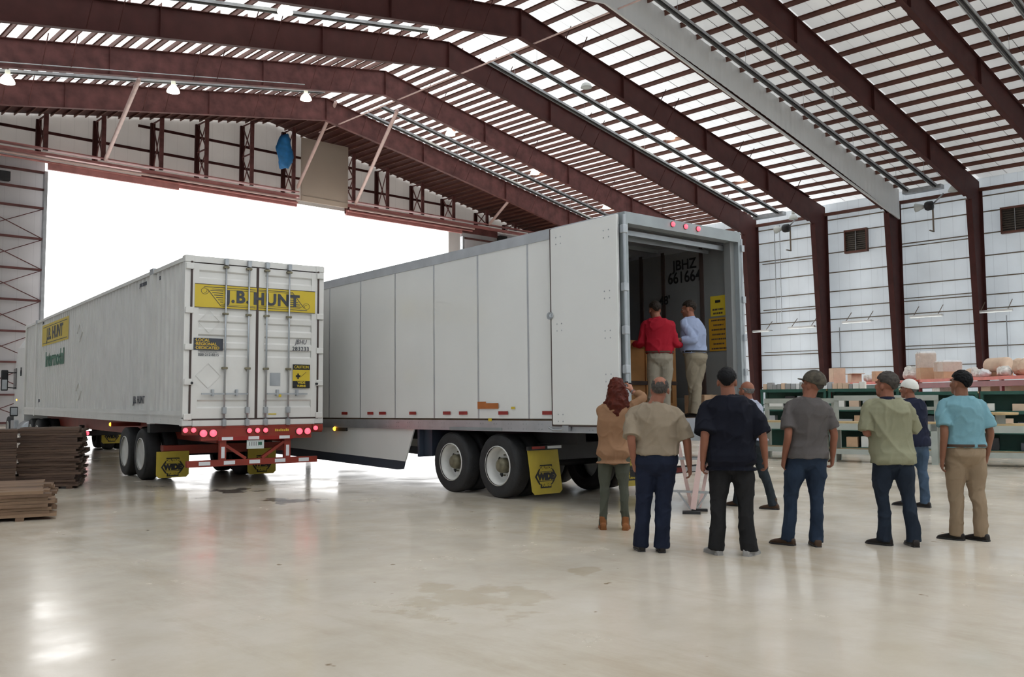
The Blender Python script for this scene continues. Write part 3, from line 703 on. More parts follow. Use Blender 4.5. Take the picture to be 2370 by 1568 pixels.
# running gear
for y in (2.81, 4.08): axle_group(tr, y, .507+gz_(y), W)
MB().box(.62,.80,1.6,6.2,.88,ZB).box(W-.80,W-.62,1.6,6.2,.88,ZB).build('bogie_rail', M['dark'], tr)
MB().box(.55,W-.55,2.2,4.7,.62,.88).build('suspension', M['dark'], tr)
for (x, y) in ((.7,3.1),(.7,4.4),(W-.7,3.1),(W-.7,4.4)): MB().lathe([(.12,.6),(.17,.66),(.14,.72),(.17,.80),(.12,.88)],'z',14,(x,y,0)).build('air_spring', M['rubber'], tr, True)
f1 = flap(tr, .0, .62, 2.05, .80, .12, .0, skew=.09)
MB().box(-.02,.70,2.0,2.06,.80,.86).build('flap_hanger', M['dark'], tr)
MB().box(.04,.30,1.985,1.998,.82,.86).build('red_reflector', M['redrefl'], tr); MB().box(.36,.64,1.985,1.998,.82,.86).build('white_reflector', M['whiterefl'], tr)
flap(tr, W-.62, W, 2.05, .80, .12, .0)
# rear impact guard
MB().box(.15,W-.15,-.02,.08,.50,.60).build('impact_guard', M['dark'], tr)
for k in range(7): MB().box(.2+k*.32,.2+k*.32+.3,-.026,-.021,.515,.585).build('red_reflector' if k % 2 == 0 else 'white_reflector', M['redrefl' if k % 2 == 0 else 'whiterefl'], tr)
for x in (.75,W-.85): MB().box(x,x+.1,-.0,.08,.6,ZB).build('guard_post', M['dark'], tr)
# side skirts
for x, s in ((.02,1),(W-.045,-1)):
    b = MB().prism([(5.2,ZB),(5.50,.50+.0),(12.6,.62+.06),(12.6,ZB)], .025, lambda u,v,t: (x+t,u,v)); sk = b.build('side_skirt', M['white'], tr)
    b = MB().prism([(5.50,.51),(5.56,.36),(5.75,.34),(12.6,.50),(12.6,.70)], .018, lambda u,v,t: (x+.004+t,u,v)); b.build('skirt_edge', M['navy'], sk)
MB().box(.10,.5,4.75,5.15,.62,ZB).build('air_tank_box', M['navy'], tr)
MB().box(.0,.30,5.0,5.06,.60,ZB).build('fairing', M['navy'], tr)
for x in (.45, W-.55):
    MB().box(x,x+.1,13.3,13.42,.12+gz_(13.3),ZB).box(x-.08,x+.18,13.2,13.52,gz_(13.3),.04+gz_(13.3)).build('landing_leg', M['dark'], tr)

# crate and notes inside the trailer
def in_tr(x, y, z):
    v = Vector((x,y,z)); return tr.matrix_basis @ v
bpy.context.view_layer.update()
TRM = Matrix.Translation(tr.location) @ tr.rotation_euler.to_matrix().to_4x4()
def place_tr(o, x, y, z, rz=0):
    o.location = TRM @ Vector((x,y,z)); o.rotation_euler = (-PT_,0,-0.06146075+rz)
t = thing('wooden_crate', 'big orange-brown plywood crate strapped in dark bands inside the open trailer', 'crate'); place_tr(t, .18, .95, ZF)
cw, cd, chh = 1.98, 1.1, 1.18
b = MB().box(0,cw,0,cd,.12,chh); b.build('panels', M['wood'], t)
b = MB()
for x in (0,.62,1.28,cw-.1): b.box(x,x+.1,-.025,0,.12,chh)
b.box(0,cw,-.03,-.0251+.0,chh-.1,chh); b.box(0,cw,-.03,-.0251,.12,.22); b.build('battens', M['wood'], t)
MB().box(-.01,cw+.01,-.036,cd+.01,.50,.56).build('strap', M['gasket'], t)
for x in (.02,.9,cw-.14): MB().box(x,x+.12,0,cd,0,.12).build('skid', M['wood'], t)
t = thing('cardboard_box', 'low brown carton on the trailer floor behind the man in the pale blue shirt', 'box'); place_tr(t, 2.17, .38, ZF)
MB().bbox(0,.33,0,.4,0,.34,.006).build('body', M['card'], t); MB().box(.12,.2,-.004,.404,.341,.345).build('tape', M['benchtop'], t)

# ------------------------------------------------------------------ chassis under the container
CO = dict(x=6.58239929, y=15.4059931, r=-0.123321435)
ch = thing('container_chassis', 'red container chassis with lit tail lamps and striped rear bumper', 'chassis', (CO['x'],CO['y'],0), CO['r'])
MB().box(.62,.78,.1,17.5,.80,1.10).box(.58,.82,.1,17.5,1.08,1.11).build('main_beam', M['red'], ch)
MB().box(W-.78,W-.62,.1,17.5,.80,1.10).box(W-.82,W-.58,.1,17.5,1.08,1.11).build('main_beam', M['red'], ch)
for y in (1.5,3.5,5.5,7.5,9.5,11.5,13.5,15.5): MB().box(.78,W-.78,y-.05,y+.05,.85,1.05).build('cross_member', M['red'], ch)
bo = MB().box(.02,W-.02,-.04,.14,.96,1.11).build('rear_bolster', M['red'], ch)
MB().box(.30,W-.24,-.06,.05,.86,1.06).build('lamp_panel', M['red'], ch)
MB().box(.02,.22,-.08,.0,.99,1.11).build('lamp_box', M['red'], ch); MB().box(W-.22,W-.02,-.08,.0,.99,1.11).build('lamp_box', M['red'], ch)
for x, z, r in ((.02,1.05,.042),(.16,1.05,.042),(.33,.99,.062),(.50,.99,.062),(1.15,1.02,.042),(1.30,1.02,.042),(1.45,1.02,.042),(2.10,.985,.058),(2.26,.985,.058),(2.42,1.04,.042)):
    lamp_round(ch, x, z, r, -.09)
b = MB()
for k in range(8): b.box(1.64+k*.034,1.664+k*.034,-.066,-.0605,.995,1.04-(k % 3)*.006)
b.build('yellow_print', M['gold'], ch)
MB().box(.6,1.98,-.07,-.061,.85,.92).build('reflective_bar', M['redrefl'], ch)
for x in (.66,1.14,1.72): MB().box(x,x+.2,-.074,-.071,.86,.915).build('white_reflector', M['whiterefl'], ch)
MB().box(.08,W-.10,-.02,.08,.40,.51).build('impact_guard', M['red'], ch)
for x in (.28,.72,1.18,1.66,2.12): MB().box(x,x+.2,-.026,-.021,.425,.49).build('white_reflector', M['whiterefl'], ch)
for x in (.64,1.84):
    MB().box(x,x+.12,-.02,.06,.51,.88).build('guard_post', M['red'], ch); MB().box(x+.03,x+.09,-.026,-.021,.54,.74).build('white_reflector', M['whiterefl'], ch)
MB().beam((.76,.02,.76),(1.12,.02,.52),.05,.07,(0,1,0)).build('guard_strut', M['red'], ch); MB().beam((1.84,.02,.80),(1.42,.02,.52),.05,.07,(0,1,0)).build('guard_strut', M['red'], ch)
pl = MB().box(1.12,1.44,-.05,-.04,.69,.87).build('licence_plate', M['plate'], ch); b = MB()
for k in range(6): b.box(1.16+k*.042,1.178+k*.042,-.054,-.0505,.745,.815)
b.build('plate_print', M['greyprint'], pl); MB().box(1.33,1.40,-.056,-.0545,.755,.81).build('plate_mark', M['green_print'], pl)
MB().box(.1,.95,1.55,1.75,.62,.72).box(.1,W-.1,1.62,1.7,.55,.72).build('flap_hanger', M['red'], ch)
for y in (2.90, 4.20): axle_group(ch, y, .507, W, False)
MB().box(.62,W-.62,2.4,4.7,.60,.82).build('suspension', M['dark'], ch)
flap(ch, -.02, .58, 1.56, .61, .12, .0); flap(ch, 1.72, 2.30, 1.56, .61, .10, .0)
MB().lathe([(0,-.03),(.03,-.026),(.045,0)],'x',14,(.0,5.44,1.045)).build('marker_lamp', M['lampamber'], ch, True)
MB().box(-.0,.62,5.38,5.5,1.0,1.09).build('outrigger', M['red'], ch); MB().box(.0,.62,2.14,2.34,.95,1.11).build('outrigger', M['dark'], ch)
for x in (.45, W-.57): MB().box(x,x+.12,11.2,11.32,.03,.9).box(x-.08,x+.2,11.1,11.42,0,.03).build('landing_leg', M['dark'], ch)

# ------------------------------------------------------------------ 53 ft container
CL = 18.2; Z0, Z1 = 1.115, 4.12
co = thing('shipping_container', 'white corrugated container with yellow banner, left of the open trailer', 'container', (CO['x'],CO['y'],0), CO['r'])
def corr(b, x, y0, y1, z0, z1, dep, pitch):
    """trapezoid corrugation facing -x (dep>0 inwards)"""
    y = y0; pts = []
    while y < y1:
        pts += [(x,y),(x,min(y1,y+pitch*.38)),(x+dep,min(y1,y+pitch*.5)),(x+dep,min(y1,y+pitch*.88))]; y += pitch
    pts.append((x,y1)); vs = []; fs = []
    for p in pts: vs += [(p[0],p[1],z0),(p[0],p[1],z1)]
    for k in range(len(pts)-1): fs.append((2*k,2*k+2,2*k+3,2*k+1))
    b.add(vs, fs)
b = MB(); corr(b, .03, .12, CL-.12, Z0+.26, Z1-.08, .055, .29)
for (a, c_) in ((2.14,2.34),(15.89,16.09)): pass
sw = b.build('left_side_wall', M['cont'], co)
MB().box(W-.05,W-.02,.1,CL-.1,Z0+.1,Z1-.05).build('right_side_wall', M['cont'], co)
MB().box(.02,W-.02,CL-.06,CL-.02,Z0+.05,Z1-.05).build('front_wall', M['cont'], co)
MB().box(.02,W-.02,.05,CL-.05,Z1-.05,Z1-.02).build('roof', M['cont'], co)
MB().box(.08,W-.08,.08,CL-.08,Z0+.05,Z0+.12).build('floor', M['dark'], co)
MB().box(.0,.07,.1,CL-.1,Z1-.09,Z1-.02).build('top_rail', M['cont'], co); MB().box(W-.07,W,.1,CL-.1,Z1-.09,Z1-.02).build('top_rail', M['cont'], co)
b = MB().box(.0,.06,.1,CL-.1,Z0+.02,Z0+.26).box(-.012,0,.1,CL-.1,Z0+.17,Z0+.2); b.build('bottom_rail', M['cont'], co); MB().box(W-.06,W,.1,CL-.1,Z0+.02,Z0+.26).build('bottom_rail', M['cont'], co)
for yy in (2.14,15.89):
    for x in (-.012, W-.09): MB().box(x,x+.10,yy,yy+.2,Z0,Z1).build('lift_post', M['cont'], co)
for yy in (2.12,15.87): MB().box(-.016,.16,yy,yy+.24,Z1-.1,Z1+.015).build('corner_casting', M['galv'], co)
for x in (-.012, W-.09):
    for y in (0,CL-.16): MB().box(x,x+.10,y,y+.16,Z0+.15,Z1-.12).build('corner_post', M['cont'], co)
for x in (-.018, W-.16):
    for y in (-.01,CL-.17):
        for z in (Z0,Z1-.12):
            o = MB().bbox(x,x+.178,y,y+.18,z,z+.125,.012).build('corner_casting', M['cont'], co)
MB().box(.1,W-.1,-.0,.12,Z1-.11,Z1-.0).build('door_header', M['cont'], co)
MB().box(.16,W-.16,-.015,.12,Z0+.0,Z0+.10).build('door_sill', M['cont'], co)
MB().box(.085,W-.085,.04,.06,Z0+.10,Z1-.1).build('door_gasket', M['gasket'], co)
def ridge_door(x0, x1, nm):
    """pressed door leaf: flat border, horizontal pressed ribs"""
    b = MB(); z0, z1 = Z0+.13, Z1-.13
    prof = [(-.0,z0),(-.0,z0+.14)]
    for zc in (1.75,2.25,2.63,3.02,3.35,3.80):
        pass
    zz = [1.42,1.66,2.40,2.62,2.84,3.06,3.28,3.72,3.90]
    ring = [(0,z0)]
    for c_ in (1.50,2.42,2.66,2.90,3.14,3.80): ring += [(0,c_-.075),(.028,c_-.045),(.028,c_+.045),(0,c_+.075)]
    ring += [(0,z1)]
    vs = []; fs = []
    xa, xb = x0+.12, x1-.12
    for (d, z) in ring: vs += [(xa,d,z),(xb,d,z)]
    for k in range(len(ring)-1): fs.append((2*k,2*k+1,2*k+3,2*k+2))
    b.add(vs, fs); b.box(x0,xa,-.004,.02,z0,z1); b.box(xb,x1,-.004,.02,z0,z1)
    d = b.build(nm, M['cont'], co); return d
dl = ridge_door(.115, 1.275, 'left_door'); dr = ridge_door(1.315, W-.115, 'right_door')
for d, xs_ in ((dl,(.70,1.12)),(dr,(1.46,1.89))):
    for x in xs_:
        b = MB().tube([(x,-.05,Z0+.02),(x,-.05,Z1-.02)],.017,8)
        b.build('locking_rod', M['galv'], d, True)
        for z in (Z0+.04,Z1-.09,Z0+.26): MB().bbox(x-.035,x+.035,-.085,-.004,z-.05,z+.07,.006).build('cam_keeper', M['galv'], d)
        for z in (2.14,3.11,3.95): MB().bbox(x-.05,x+.05,-.07,-.0,z-.02,z+.02,.006).build('rod_bracket', M['hub'], d)
for d, x in ((dl,.49),(dl,.92),(dr,1.68),(dr,2.06)):
    b = MB().beam((x-.20,-.06,1.68),(x+.20,-.06,1.68),.02,.03).bbox(x-.02,x+.02,-.085,-.0,1.64,1.76,.006); b.build('door_handle', M['railgrey'], d)
b = MB().box(1.69,1.74,-.09,-.086,1.62,1.67).build('seal_tag', M['yellow'], dr)
for d, x0_ in ((dl,-.0),(dr,W-.14)):
    for z in (3.93,3.15,2.50,1.89,1.28):
        MB().bbox(x0_,x0_+.14,-.035,-.0,z-.055,z+.055,.008).build('hinge', M['cont'], d)
for x in (.13, W-.13): MB().lathe([(.022,-.05),(.022,-.0)],'y',10,(x,0,1.87)).build('door_bolt', M['black'], dl if x < 1 else dr)
MB().box(1.27,1.32,-.008,.015,Z0+.12,Z1-.12).build('centre_gasket', M['gasket'], co)
for x in (.088, W-.122): MB().box(x,x+.034,-.014,.0,Z0+.10,Z1-.10).build('edge_gasket', M['gasket'], co)
MB().box(.12,W-.12,-.012,.0,Z0+.10,Z0+.13).build('edge_gasket', M['gasket'], co)
# yellow banner, split over both doors
for d, x0_, x1_ in ((dl,.16,1.275),(dr,1.315,2.42)):
    bn = decal('yellow_banner', M['yellow'], d, 'rear', x0_, x1_, 3.205, 3.63, .008)
    MB().box(x0_,x1_,-.015,-.0112,3.205,3.215).box(x0_,x1_,-.015,-.0112,3.62,3.63).build('banner_border', M['gasket'], bn)
    left = d is dl
    s = 1 if left else -1; X = (lambda u: .16+u) if left else (lambda u: 2.42-u); Zf = (lambda v: 3.63-v) if left else (lambda v: 3.205+v)
    b = MB()
    # parchment scroll outline: slanted edge, long rules and a curl
    pts = [(.10,.05),(.30,.05),(.18,.20),(.45,.36)]
    b.beam((X(.16),-.013,Zf(.05)),(X(1.1),-.013,Zf(.05)),.004,.010,(0,0,1)); b.beam((X(.30),-.013,Zf(.085)),(X(1.1),-.013,Zf(.085)),.004,.006)
    b.beam((X(.22),-.013,Zf(.09)),(X(.46),-.013,Zf(.38)),.004,.010); b.beam((X(.46),-.013,Zf(.38)),(X(1.1),-.013,Zf(.38)),.004,.010)
    b.beam((X(.46),-.013,Zf(.355)),(X(1.1),-.013,Zf(.355)),.004,.005)
    b.tube([(X(.17+.075*math.cos(a)*(1-a*.07)),-.012,Zf(.12+.07*math.sin(a)*(1-a*.07))) for a in [q*.35 for q in range(24)]], .004, 5)
    for k in range(6): b.beam((X(.27+k*.035),-.012,Zf(.11+k*.04)),(X(.50),-.012,Zf(.11+k*.04)),.003,.012)
    b.build('scroll_mark', M['slate'], bn)
    if left: text('lettering', 'J.B.', .30, M['slate'], bn, (.93,-.0165,3.42), REAR, bold=.011, spacing=1.12)
    else: text('lettering', 'HUNT', .30, M['slate'], bn, (1.655,-.0165,3.41), REAR, bold=.011, spacing=1.10)
# small signs on the doors
sg = decal('recruiting_sign', M['slate'], dl, 'rear', .155, .675, 2.45, 2.665, .006)
for i, l in enumerate(('·LOCAL','·REGIONAL','·DEDICATED')): text('lettering', l, .072, M['gold'], sg, (.175+i*.0,-.011,2.628-i*.068), (PI/2,0,0), 'LEFT', sx=1.05, bold=.002)
text('lettering', 'www.jbhunt.jobs', .04, M['greyprint'], dl, (.42,-.009,2.418), REAR, sx=1.1)
text('lettering', '888-212-8215', .062, M['slate'], dl, (.42,-.009,2.37), REAR, sx=1.05)
text('lettering', 'JBHU', .125, M['slate'], dr, (2.14,-.012,2.65), REAR, sx=.8, shear=.2)
text('lettering', '283233', .115, M['slate'], dr, (2.14,-.012,2.52), REAR, sx=.9, bold=.001, spacing=1.1)
sg = decal('caution_sign', M['yellow'], dr, 'rear', 1.98, 2.32, 1.79, 2.23, .03)
MB().box(1.98,2.32,-.036,-.0335,2.13,2.23).build('sign_band', M['black'], sg); MB().box(1.98,2.32,-.036,-.0335,1.79,1.92).build('sign_band', M['black'], sg)
text('lettering', 'CAUTION', .075, M['yellow'], sg, (2.15,-.039,2.18), REAR, bold=.001, sx=.85)
text('lettering', 'WIDE', .06, M['yellow'], sg, (2.15,-.039,1.888), REAR, bold=.002); text('lettering', 'TURNS', .055, M['yellow'], sg, (2.15,-.039,1.825), REAR, bold=.002)
MB().box(2.04,2.13,-.036,-.0335,1.99,2.03).box(2.07,2.10,-.036,-.0335,1.96,2.06).beam((2.14,-.035,2.0),(2.24,-.035,2.09),.003,.015,(0,1,0)).build('pictogram', M['black'], sg)
decal('data_plate', M['galv'], dr, 'rear', 1.55, 1.75, 1.83, 2.07, .004)
decal('yellow_sticker', M['yellow'], dr, 'rear', 1.53, 1.68, 1.30, 1.32, .006)
for z, rr_ in ((2.96,.20),(2.0,.22)):
    b = MB(); cx = .42
    P4 = [(cx,z+rr_),(cx+rr_,z),(cx,z-rr_),(cx-rr_,z)]
    for k in range(4):
        a, c_ = P4[k], P4[(k+1)%4]; b.beam((a[0],-.008,a[1]),(c_[0],-.008,c_[1]),.006,.008,(0,1,0)) 
    b.build('placard_holder', M['cont'], dl)
# side banner and text
bs = decal('yellow_banner', M['yellow'], co, 'side', 10.82, 15.04, 3.25, 3.89, -.028)
text('lettering', 'J.B. HUNT', .48, M['slate'], bs, (.024,12.93,3.56), LEFT, sx=1.25, bold=.02)
MB().box(.022,.0245,11.0,14.86,3.80,3.82).box(.022,.0245,11.0,14.86,3.31,3.33).build('scroll_mark', M['slate'], bs)
text('lettering', 'Intermodal', .60, M['green_print'], co, (.026,12.85,2.80), LEFT, sx=1.12, bold=.02)
for (y, z, s_, tx) in ((3.15,1.575,.21,'J.B. HUNT'),(15.3,1.58,.13,'JBHU'),(3.0,3.91,.10,'JBHU 283233'),(1.75,3.90,.10,'53'),(14.9,3.97,.1,'JBHU')):
    text('lettering', tx, s_, M['slate'], co, (.026,y,z), LEFT, bold=.003)
for z, y in ((3.32,9.22),(1.82,9.18)):
    b = MB(); r_ = .24
    for k in range(4):
        a = (math.cos(k*PI/2)*r_*1.4, math.sin(k*PI/2)*r_); c_ = (math.cos((k+1)*PI/2)*r_*1.4, math.sin((k+1)*PI/2)*r_); b.beam((.02,y+a[0],z+a[1]),(.02,y+c_[0],z+c_[1]),.012,.03,(1,0,0))
    b.build('placard_holder', M['cont'], co)
b = MB()
for k in range(30):
    for dz in (.06,.10): b.lathe([(.012,-.004),(0,-.006)],'x',6,(0,.4+k*.5,Z0+dz))
b.build('rivets', M['galv'], co)

# ------------------------------------------------------------------ tractor pulling the container
tk = thing('truck_tractor', 'white highway tractor half cut by the left edge, in front of the container', 'truck', (CO['x'],CO['y'],0), CO['r'])
Y0 = CL+.45
def cabsec(y, z1, w_, zr): # half-rounded section
    x0_, x1_ = W/2-w_/2, W/2+w_/2
    return [(x0_,y,.62),(x1_,y,.62),(x1_,y,z1-zr),(x1_-zr*.6,y,z1),(x0_+zr*.6,y,z1),(x0_,y,z1-zr)]
b = MB().loft([cabsec(Y0,3.75,2.42,.35),cabsec(Y0+1.7,3.80,2.44,.35),cabsec(Y0+2.1,3.65,2.42,.4),cabsec(Y0+2.9,2.95,2.3,.35)]); b.build('cab', M['white'], tk)
b = MB().loft([cabsec(Y0+2.9,2.15,2.2,.3),cabsec(Y0+4.6,1.95,1.9,.35),cabsec(Y0+4.9,1.6,1.7,.3)]); b.build('hood', M['white'], tk)
x0_ = W/2-1.22
MB().box(x0_-.04,x0_+.02,Y0-.25,Y0+.02,1.2,3.6).build('side_fairing', M['white'], tk)
b = MB().box(x0_-.03,x0_+.0,Y0-.30,Y0-.24,1.2,3.6)
b.build('fairing_edge', M['black'], tk)
MB().box(x0_-.012,x0_,Y0+1.95,Y0+2.65,2.0,2.75).build('side_window', M['glass'], tk)
MB().box(x0_-.012,x0_,Y0+.8,Y0+1.05,2.45,2.75).build('sleeper_window', M['glass'], tk)
b = MB().prism([(Y0+2.12,2.9),(Y0+2.86,2.1),(Y0+2.92,2.1),(Y0+2.92,2.9)],1.9,lambda u,v,t:(W/2-.95+t,u+.02,v)); b.build('windscreen', M['glass'], tk)
mm = MB().bbox(x0_-.42,x0_-.20,Y0+2.5,Y0+2.62,1.95,2.7,.02).build('mirror', M['black'], tk); MB().box(x0_-.39,x0_-.23,Y0+2.494,Y0+2.5,2.0,2.35).build('mirror_glass', M['galv'], mm)
for z in (2.05,2.6): MB().tube([(x0_,Y0+2.5,z),(x0_-.3,Y0+2.56,z+.03)],.02,6).build('mirror_arm', M['black'], mm)
MB().bbox(x0_-.14,x0_+.02,Y0+1.2,Y0+2.0,.5,.9,.02).build('cab_step', M['galv'], tk)
MB().lathe([(0,-.03),(.04,0)],'x',10,(x0_-.0,Y0+1.75,1.62)).build('marker_lamp', M['lampamber'], tk, True)
for x in (.85,W-1.0): MB().box(x,x+.15,14.4,Y0+4.6,.70,.92).build('frame_rail', M['dark'], tk)
for y in (15.5,16.8): axle_group(tk, y, .507, W)
for sx, x in ((-1,.2),(1,W-.2)): wheel(tk, x, Y0+3.8, .507, sx)
MB().lathe([(.3,-.6),(.33,-.58),(.33,.58),(.3,.6)],'y',18,(.20,CL-.1,.60)).build('fuel_tank', M['galv'], tk, True)
flap(tk, .20, .80, 14.75, .78, .22, .0); flap(tk, 1.75, 2.35, 14.75, .78, .22, .0)
MB().box(.15,W-.15,14.4,14.46,.50,.64).build('tail_bar', M['dark'], tk)
for x in (.85, 1.25): lamp_round(tk, x, .57, .06, 14.37)

hm_ = MB().bbox(x0_-.30,x0_-.05,Y0+.95,Y0+1.05,1.05,1.38,.02).build('hood_mirror', M['black'], tk); MB().box(x0_-.27,x0_-.08,Y0+.942,Y0+.95,1.09,1.34).build('mirror_glass', M['galv'], hm_)
# ================================================================== people
def smat(name, col, var=.08, rough=.8, vs=6, bump=.07, bs=90): return mat(name, col, rough, 0, var, vs, bump, bs, spec=.15)
SKIN = [smat('skin_fair', (.36,.17,.115), .06, .5, 8, .05, 80), smat('skin_ruddy', (.27,.115,.075), .08, .5, 8, .05, 80), smat('skin_tan', (.22,.10,.062), .06, .5, 8, .05, 80)]
def shape(name, pieces, voxel, m, parent, smooth=2, wrinkle=0.0, wfreq=7.0, cut=None):
    """several overlapping closed lofts melted into one continuous surface"""
    b = MB()
    for p in pieces: b.loft(p)
    me = bpy.data.meshes.new('t'); me.from_pydata(b.v, [], b.f)
    import bmesh
    bm = bmesh.new(); bm.from_mesh(me); bmesh.ops.recalc_face_normals(bm, faces=bm.faces); bm.to_mesh(me); bm.free()
    o = bpy.data.objects.new('t', me); C.objects.link(o)
    r = o.modifiers.new('r', 'REMESH'); r.mode = 'VOXEL'; r.voxel_size = voxel; r.use_smooth_shade = True
    s = o.modifiers.new('s', 'SMOOTH'); s.factor = .5; s.iterations = smooth
    bpy.context.view_layer.update()
    dg = bpy.context.evaluated_depsgraph_get()
    m2 = bpy.data.meshes.new_from_object(o.evaluated_get(dg)); bpy.data.objects.remove(o)
    if wrinkle:
        off = Vector((rnd.random()*50, rnd.random()*50, 0)); nm = [v.normal.copy() for v in m2.vertices]
        for v, n_ in zip(m2.vertices, nm):
            q = Vector((v.co.x*wfreq, v.co.y*wfreq, v.co.z*wfreq*.8))+off
            a1 = Vector((v.co.x*3.2+v.co.z*1.6, v.co.y*3.2, v.co.z*2.6-v.co.x*1.8))*(wfreq/5.5)+off
            rg = 1-abs(noise.noise(a1))*2.2; rg2 = 1-abs(noise.noise(Vector((a1.x*1.7-a1.z, a1.y*1.7, a1.z*2.3))))*2.2
            w_ = noise.noise(q)*.5 + max(0, rg)**3*.85 + max(0, rg2)**4*.5 - .45
            v.co += n_*w_*wrinkle
    m2.materials.clear(); m2.materials.append(m)
    for p in m2.polygons: p.use_smooth = True
    m2.name = name
    return link(name, m2, parent)
def ell(c, rx, ry, ux, uy, n=18, sq=0.0):
    out = []
    for k in range(n):
        a = 2*PI*k/n; ca, sa = math.cos(a), math.sin(a)
        e = 1-sq; ca2 = math.copysign(abs(ca)**e, ca); sa2 = math.copysign(abs(sa)**e, sa)
        out.append(Vector(c) + ux*(rx*ca2) + uy*(ry*sa2))
    return out
def limb(pts, rad, n=14, grow=0.0, flat=1.0, ends=True):
    """smooth tapered limb through joints"""
    pts = [Vector(p) for p in pts]; P_ = []; Rr = []
    m = len(pts)
    for i in range(m-1):
        p0 = pts[max(0,i-1)]; p1 = pts[i]; p2 = pts[i+1]; p3 = pts[min(m-1,i+2)]
        for k in range(6):
            t = k/6
            q = .5*((2*p1)+(p2-p0)*t+(2*p0-5*p1+4*p2-p3)*t*t+(3*p1-p0-3*p2+p3)*t**3)
            P_.append(q); Rr.append(rad[i]*(1-t)+rad[i+1]*t+grow)
    P_.append(pts[-1]); Rr.append(rad[-1]+grow)
    if ends:
        d0 = (P_[0]-P_[1]).normalized(); d1 = (P_[-1]-P_[-2]).normalized()
        P_ = [P_[0]+d0*Rr[0]*.8, P_[0]+d0*Rr[0]*.5]+P_+[P_[-1]+d1*Rr[-1]*.5, P_[-1]+d1*Rr[-1]*.8]
        Rr = [Rr[0]*.35, Rr[0]*.8]+Rr+[Rr[-1]*.8, Rr[-1]*.35]
    rings = []; a = None
    for i, p in enumerate(P_):
        d = (P_[min(i+1,len(P_)-1)]-P_[max(i-1,0)]).normalized()
        if a is None: a = d.cross(Vector((0,1,0)) if abs(d.y) < .8 else Vector((1,0,0))).normalized()
        else: a = (a-d*a.dot(d)).normalized()
        b = d.cross(a); rings.append(ell(p, Rr[i], Rr[i]*flat, a, b, n))
    return rings
def rotz(v, a): return Vector((v[0]*math.cos(a)-v[1]*math.sin(a), v[0]*math.sin(a)+v[1]*math.cos(a), v[2]))
def headparts(c, s, yaw, pitch, grow=0.0, face=True):
    """skull + jaw + nose + ears around centre c, facing +y turned by yaw, looking up by pitch"""
    Rm = Matrix.Rotation(yaw, 3, 'Z') @ Matrix.Rotation(pitch, 3, 'X')
    def T(x, y, z): return Vector(c) + Rm @ (Vector((x,y,z))*s)
    P_ = []
    def blob(cx, cy, cz, rx, ry, rz, n=16, m=10, fn=None):
        rings = []
        for i in range(m+1):
            ph = PI*(i+.001)/(m+.002); z = math.cos(ph); r = max(.03, math.sin(ph))
            ring = []
            for k in range(n):
                a = 2*PI*k/n; ring.append(T(cx+(rx+grow)*r*math.cos(a), cy+(ry+grow)*r*math.sin(a), cz+(rz+grow)*z))
            rings.append(ring)
        P_.append(rings)
    blob(0,-.012,.035,.077,.098,.092)              # cranium
    blob(0,.028,-.030,.060,.070,.088)              # face
    blob(0,.055,-.090,.036,.038,.030)              # chin
    if face:
        blob(0,.100,-.022,.013,.022,.026,10,8); blob(0,.112,-.034,.015,.013,.012,10,6)   # nose
        blob(0,.088,.020,.055,.018,.014,12,6)                                            # brow
        blob(0,.086,-.066,.026,.016,.008,10,6); blob(0,.084,-.080,.022,.014,.008,10,6)   # lips
        for e in (-1,1):
            blob(e*.078,-.006,-.012,.012,.020,.032,10,8); blob(e*.036,.068,-.030,.026,.022,.022,10,6)  # ears, cheeks
    return P_, T
def hand(w_, d, palm, side, s=1.0, curl=.5, grip=False):
    """palm + four fingers + thumb. w_: wrist, d: direction of hand, palm: palm normal, side: towards the thumb"""
    d = d.normalized(); palm = (palm-d*palm.dot(d)).normalized(); t = d.cross(palm); 
    if t.dot(side) < 0: t = -t
    P_ = []
    rings = []
    for (k, wd, th) in ((0,.028,.022),(.03,.036,.022),(.07,.042,.019),(.095,.042,.016)):
        rings.append(ell(w_+d*k*s, wd*s, th*s, t, palm, 14, .25))
    P_.append(rings)
    for i, (off, L_, r) in enumerate(((.031,.072,.0095),(.0105,.080,.0098),(-.0105,.074,.0093),(-.031,.060,.0085))):
        p0 = w_+d*.085*s+t*off*s; c_ = curl*(1+.12*i)
        q = [p0]; dirn = d.copy(); ang = 0
        for seg, fr in enumerate((.45,.30,.25)):
            ang += c_*(.55 if seg == 0 else .75); dd = d*math.cos(ang)+palm*math.sin(ang)+t*off*.8*(1-min(1,ang))
            q.append(q[-1]+dd.normalized()*L_*fr*s)
        P_.append(limb(q, [r*s,r*s*.98,r*s*.9,r*s*.75], 8))
    b0 = w_+d*.025*s+t*.028*s
    q = [b0, b0+(t*.75+d*.6+palm*.3).normalized()*.038*s, b0+(t*.75+d*.6+palm*.3).normalized()*.038*s+(d*.85+t*.25+palm*(.3+curl*.4)).normalized()*.032*s,
         b0+(t*.75+d*.6+palm*.3).normalized()*.038*s+(d*.85+t*.25+palm*(.3+curl*.4)).normalized()*.032*s+(d*.9+palm*(.3+curl*.6)).normalized()*.026*s]
    P_.append(limb(q, [.014*s,.0125*s,.0115*s,.009*s], 8))
    return P_
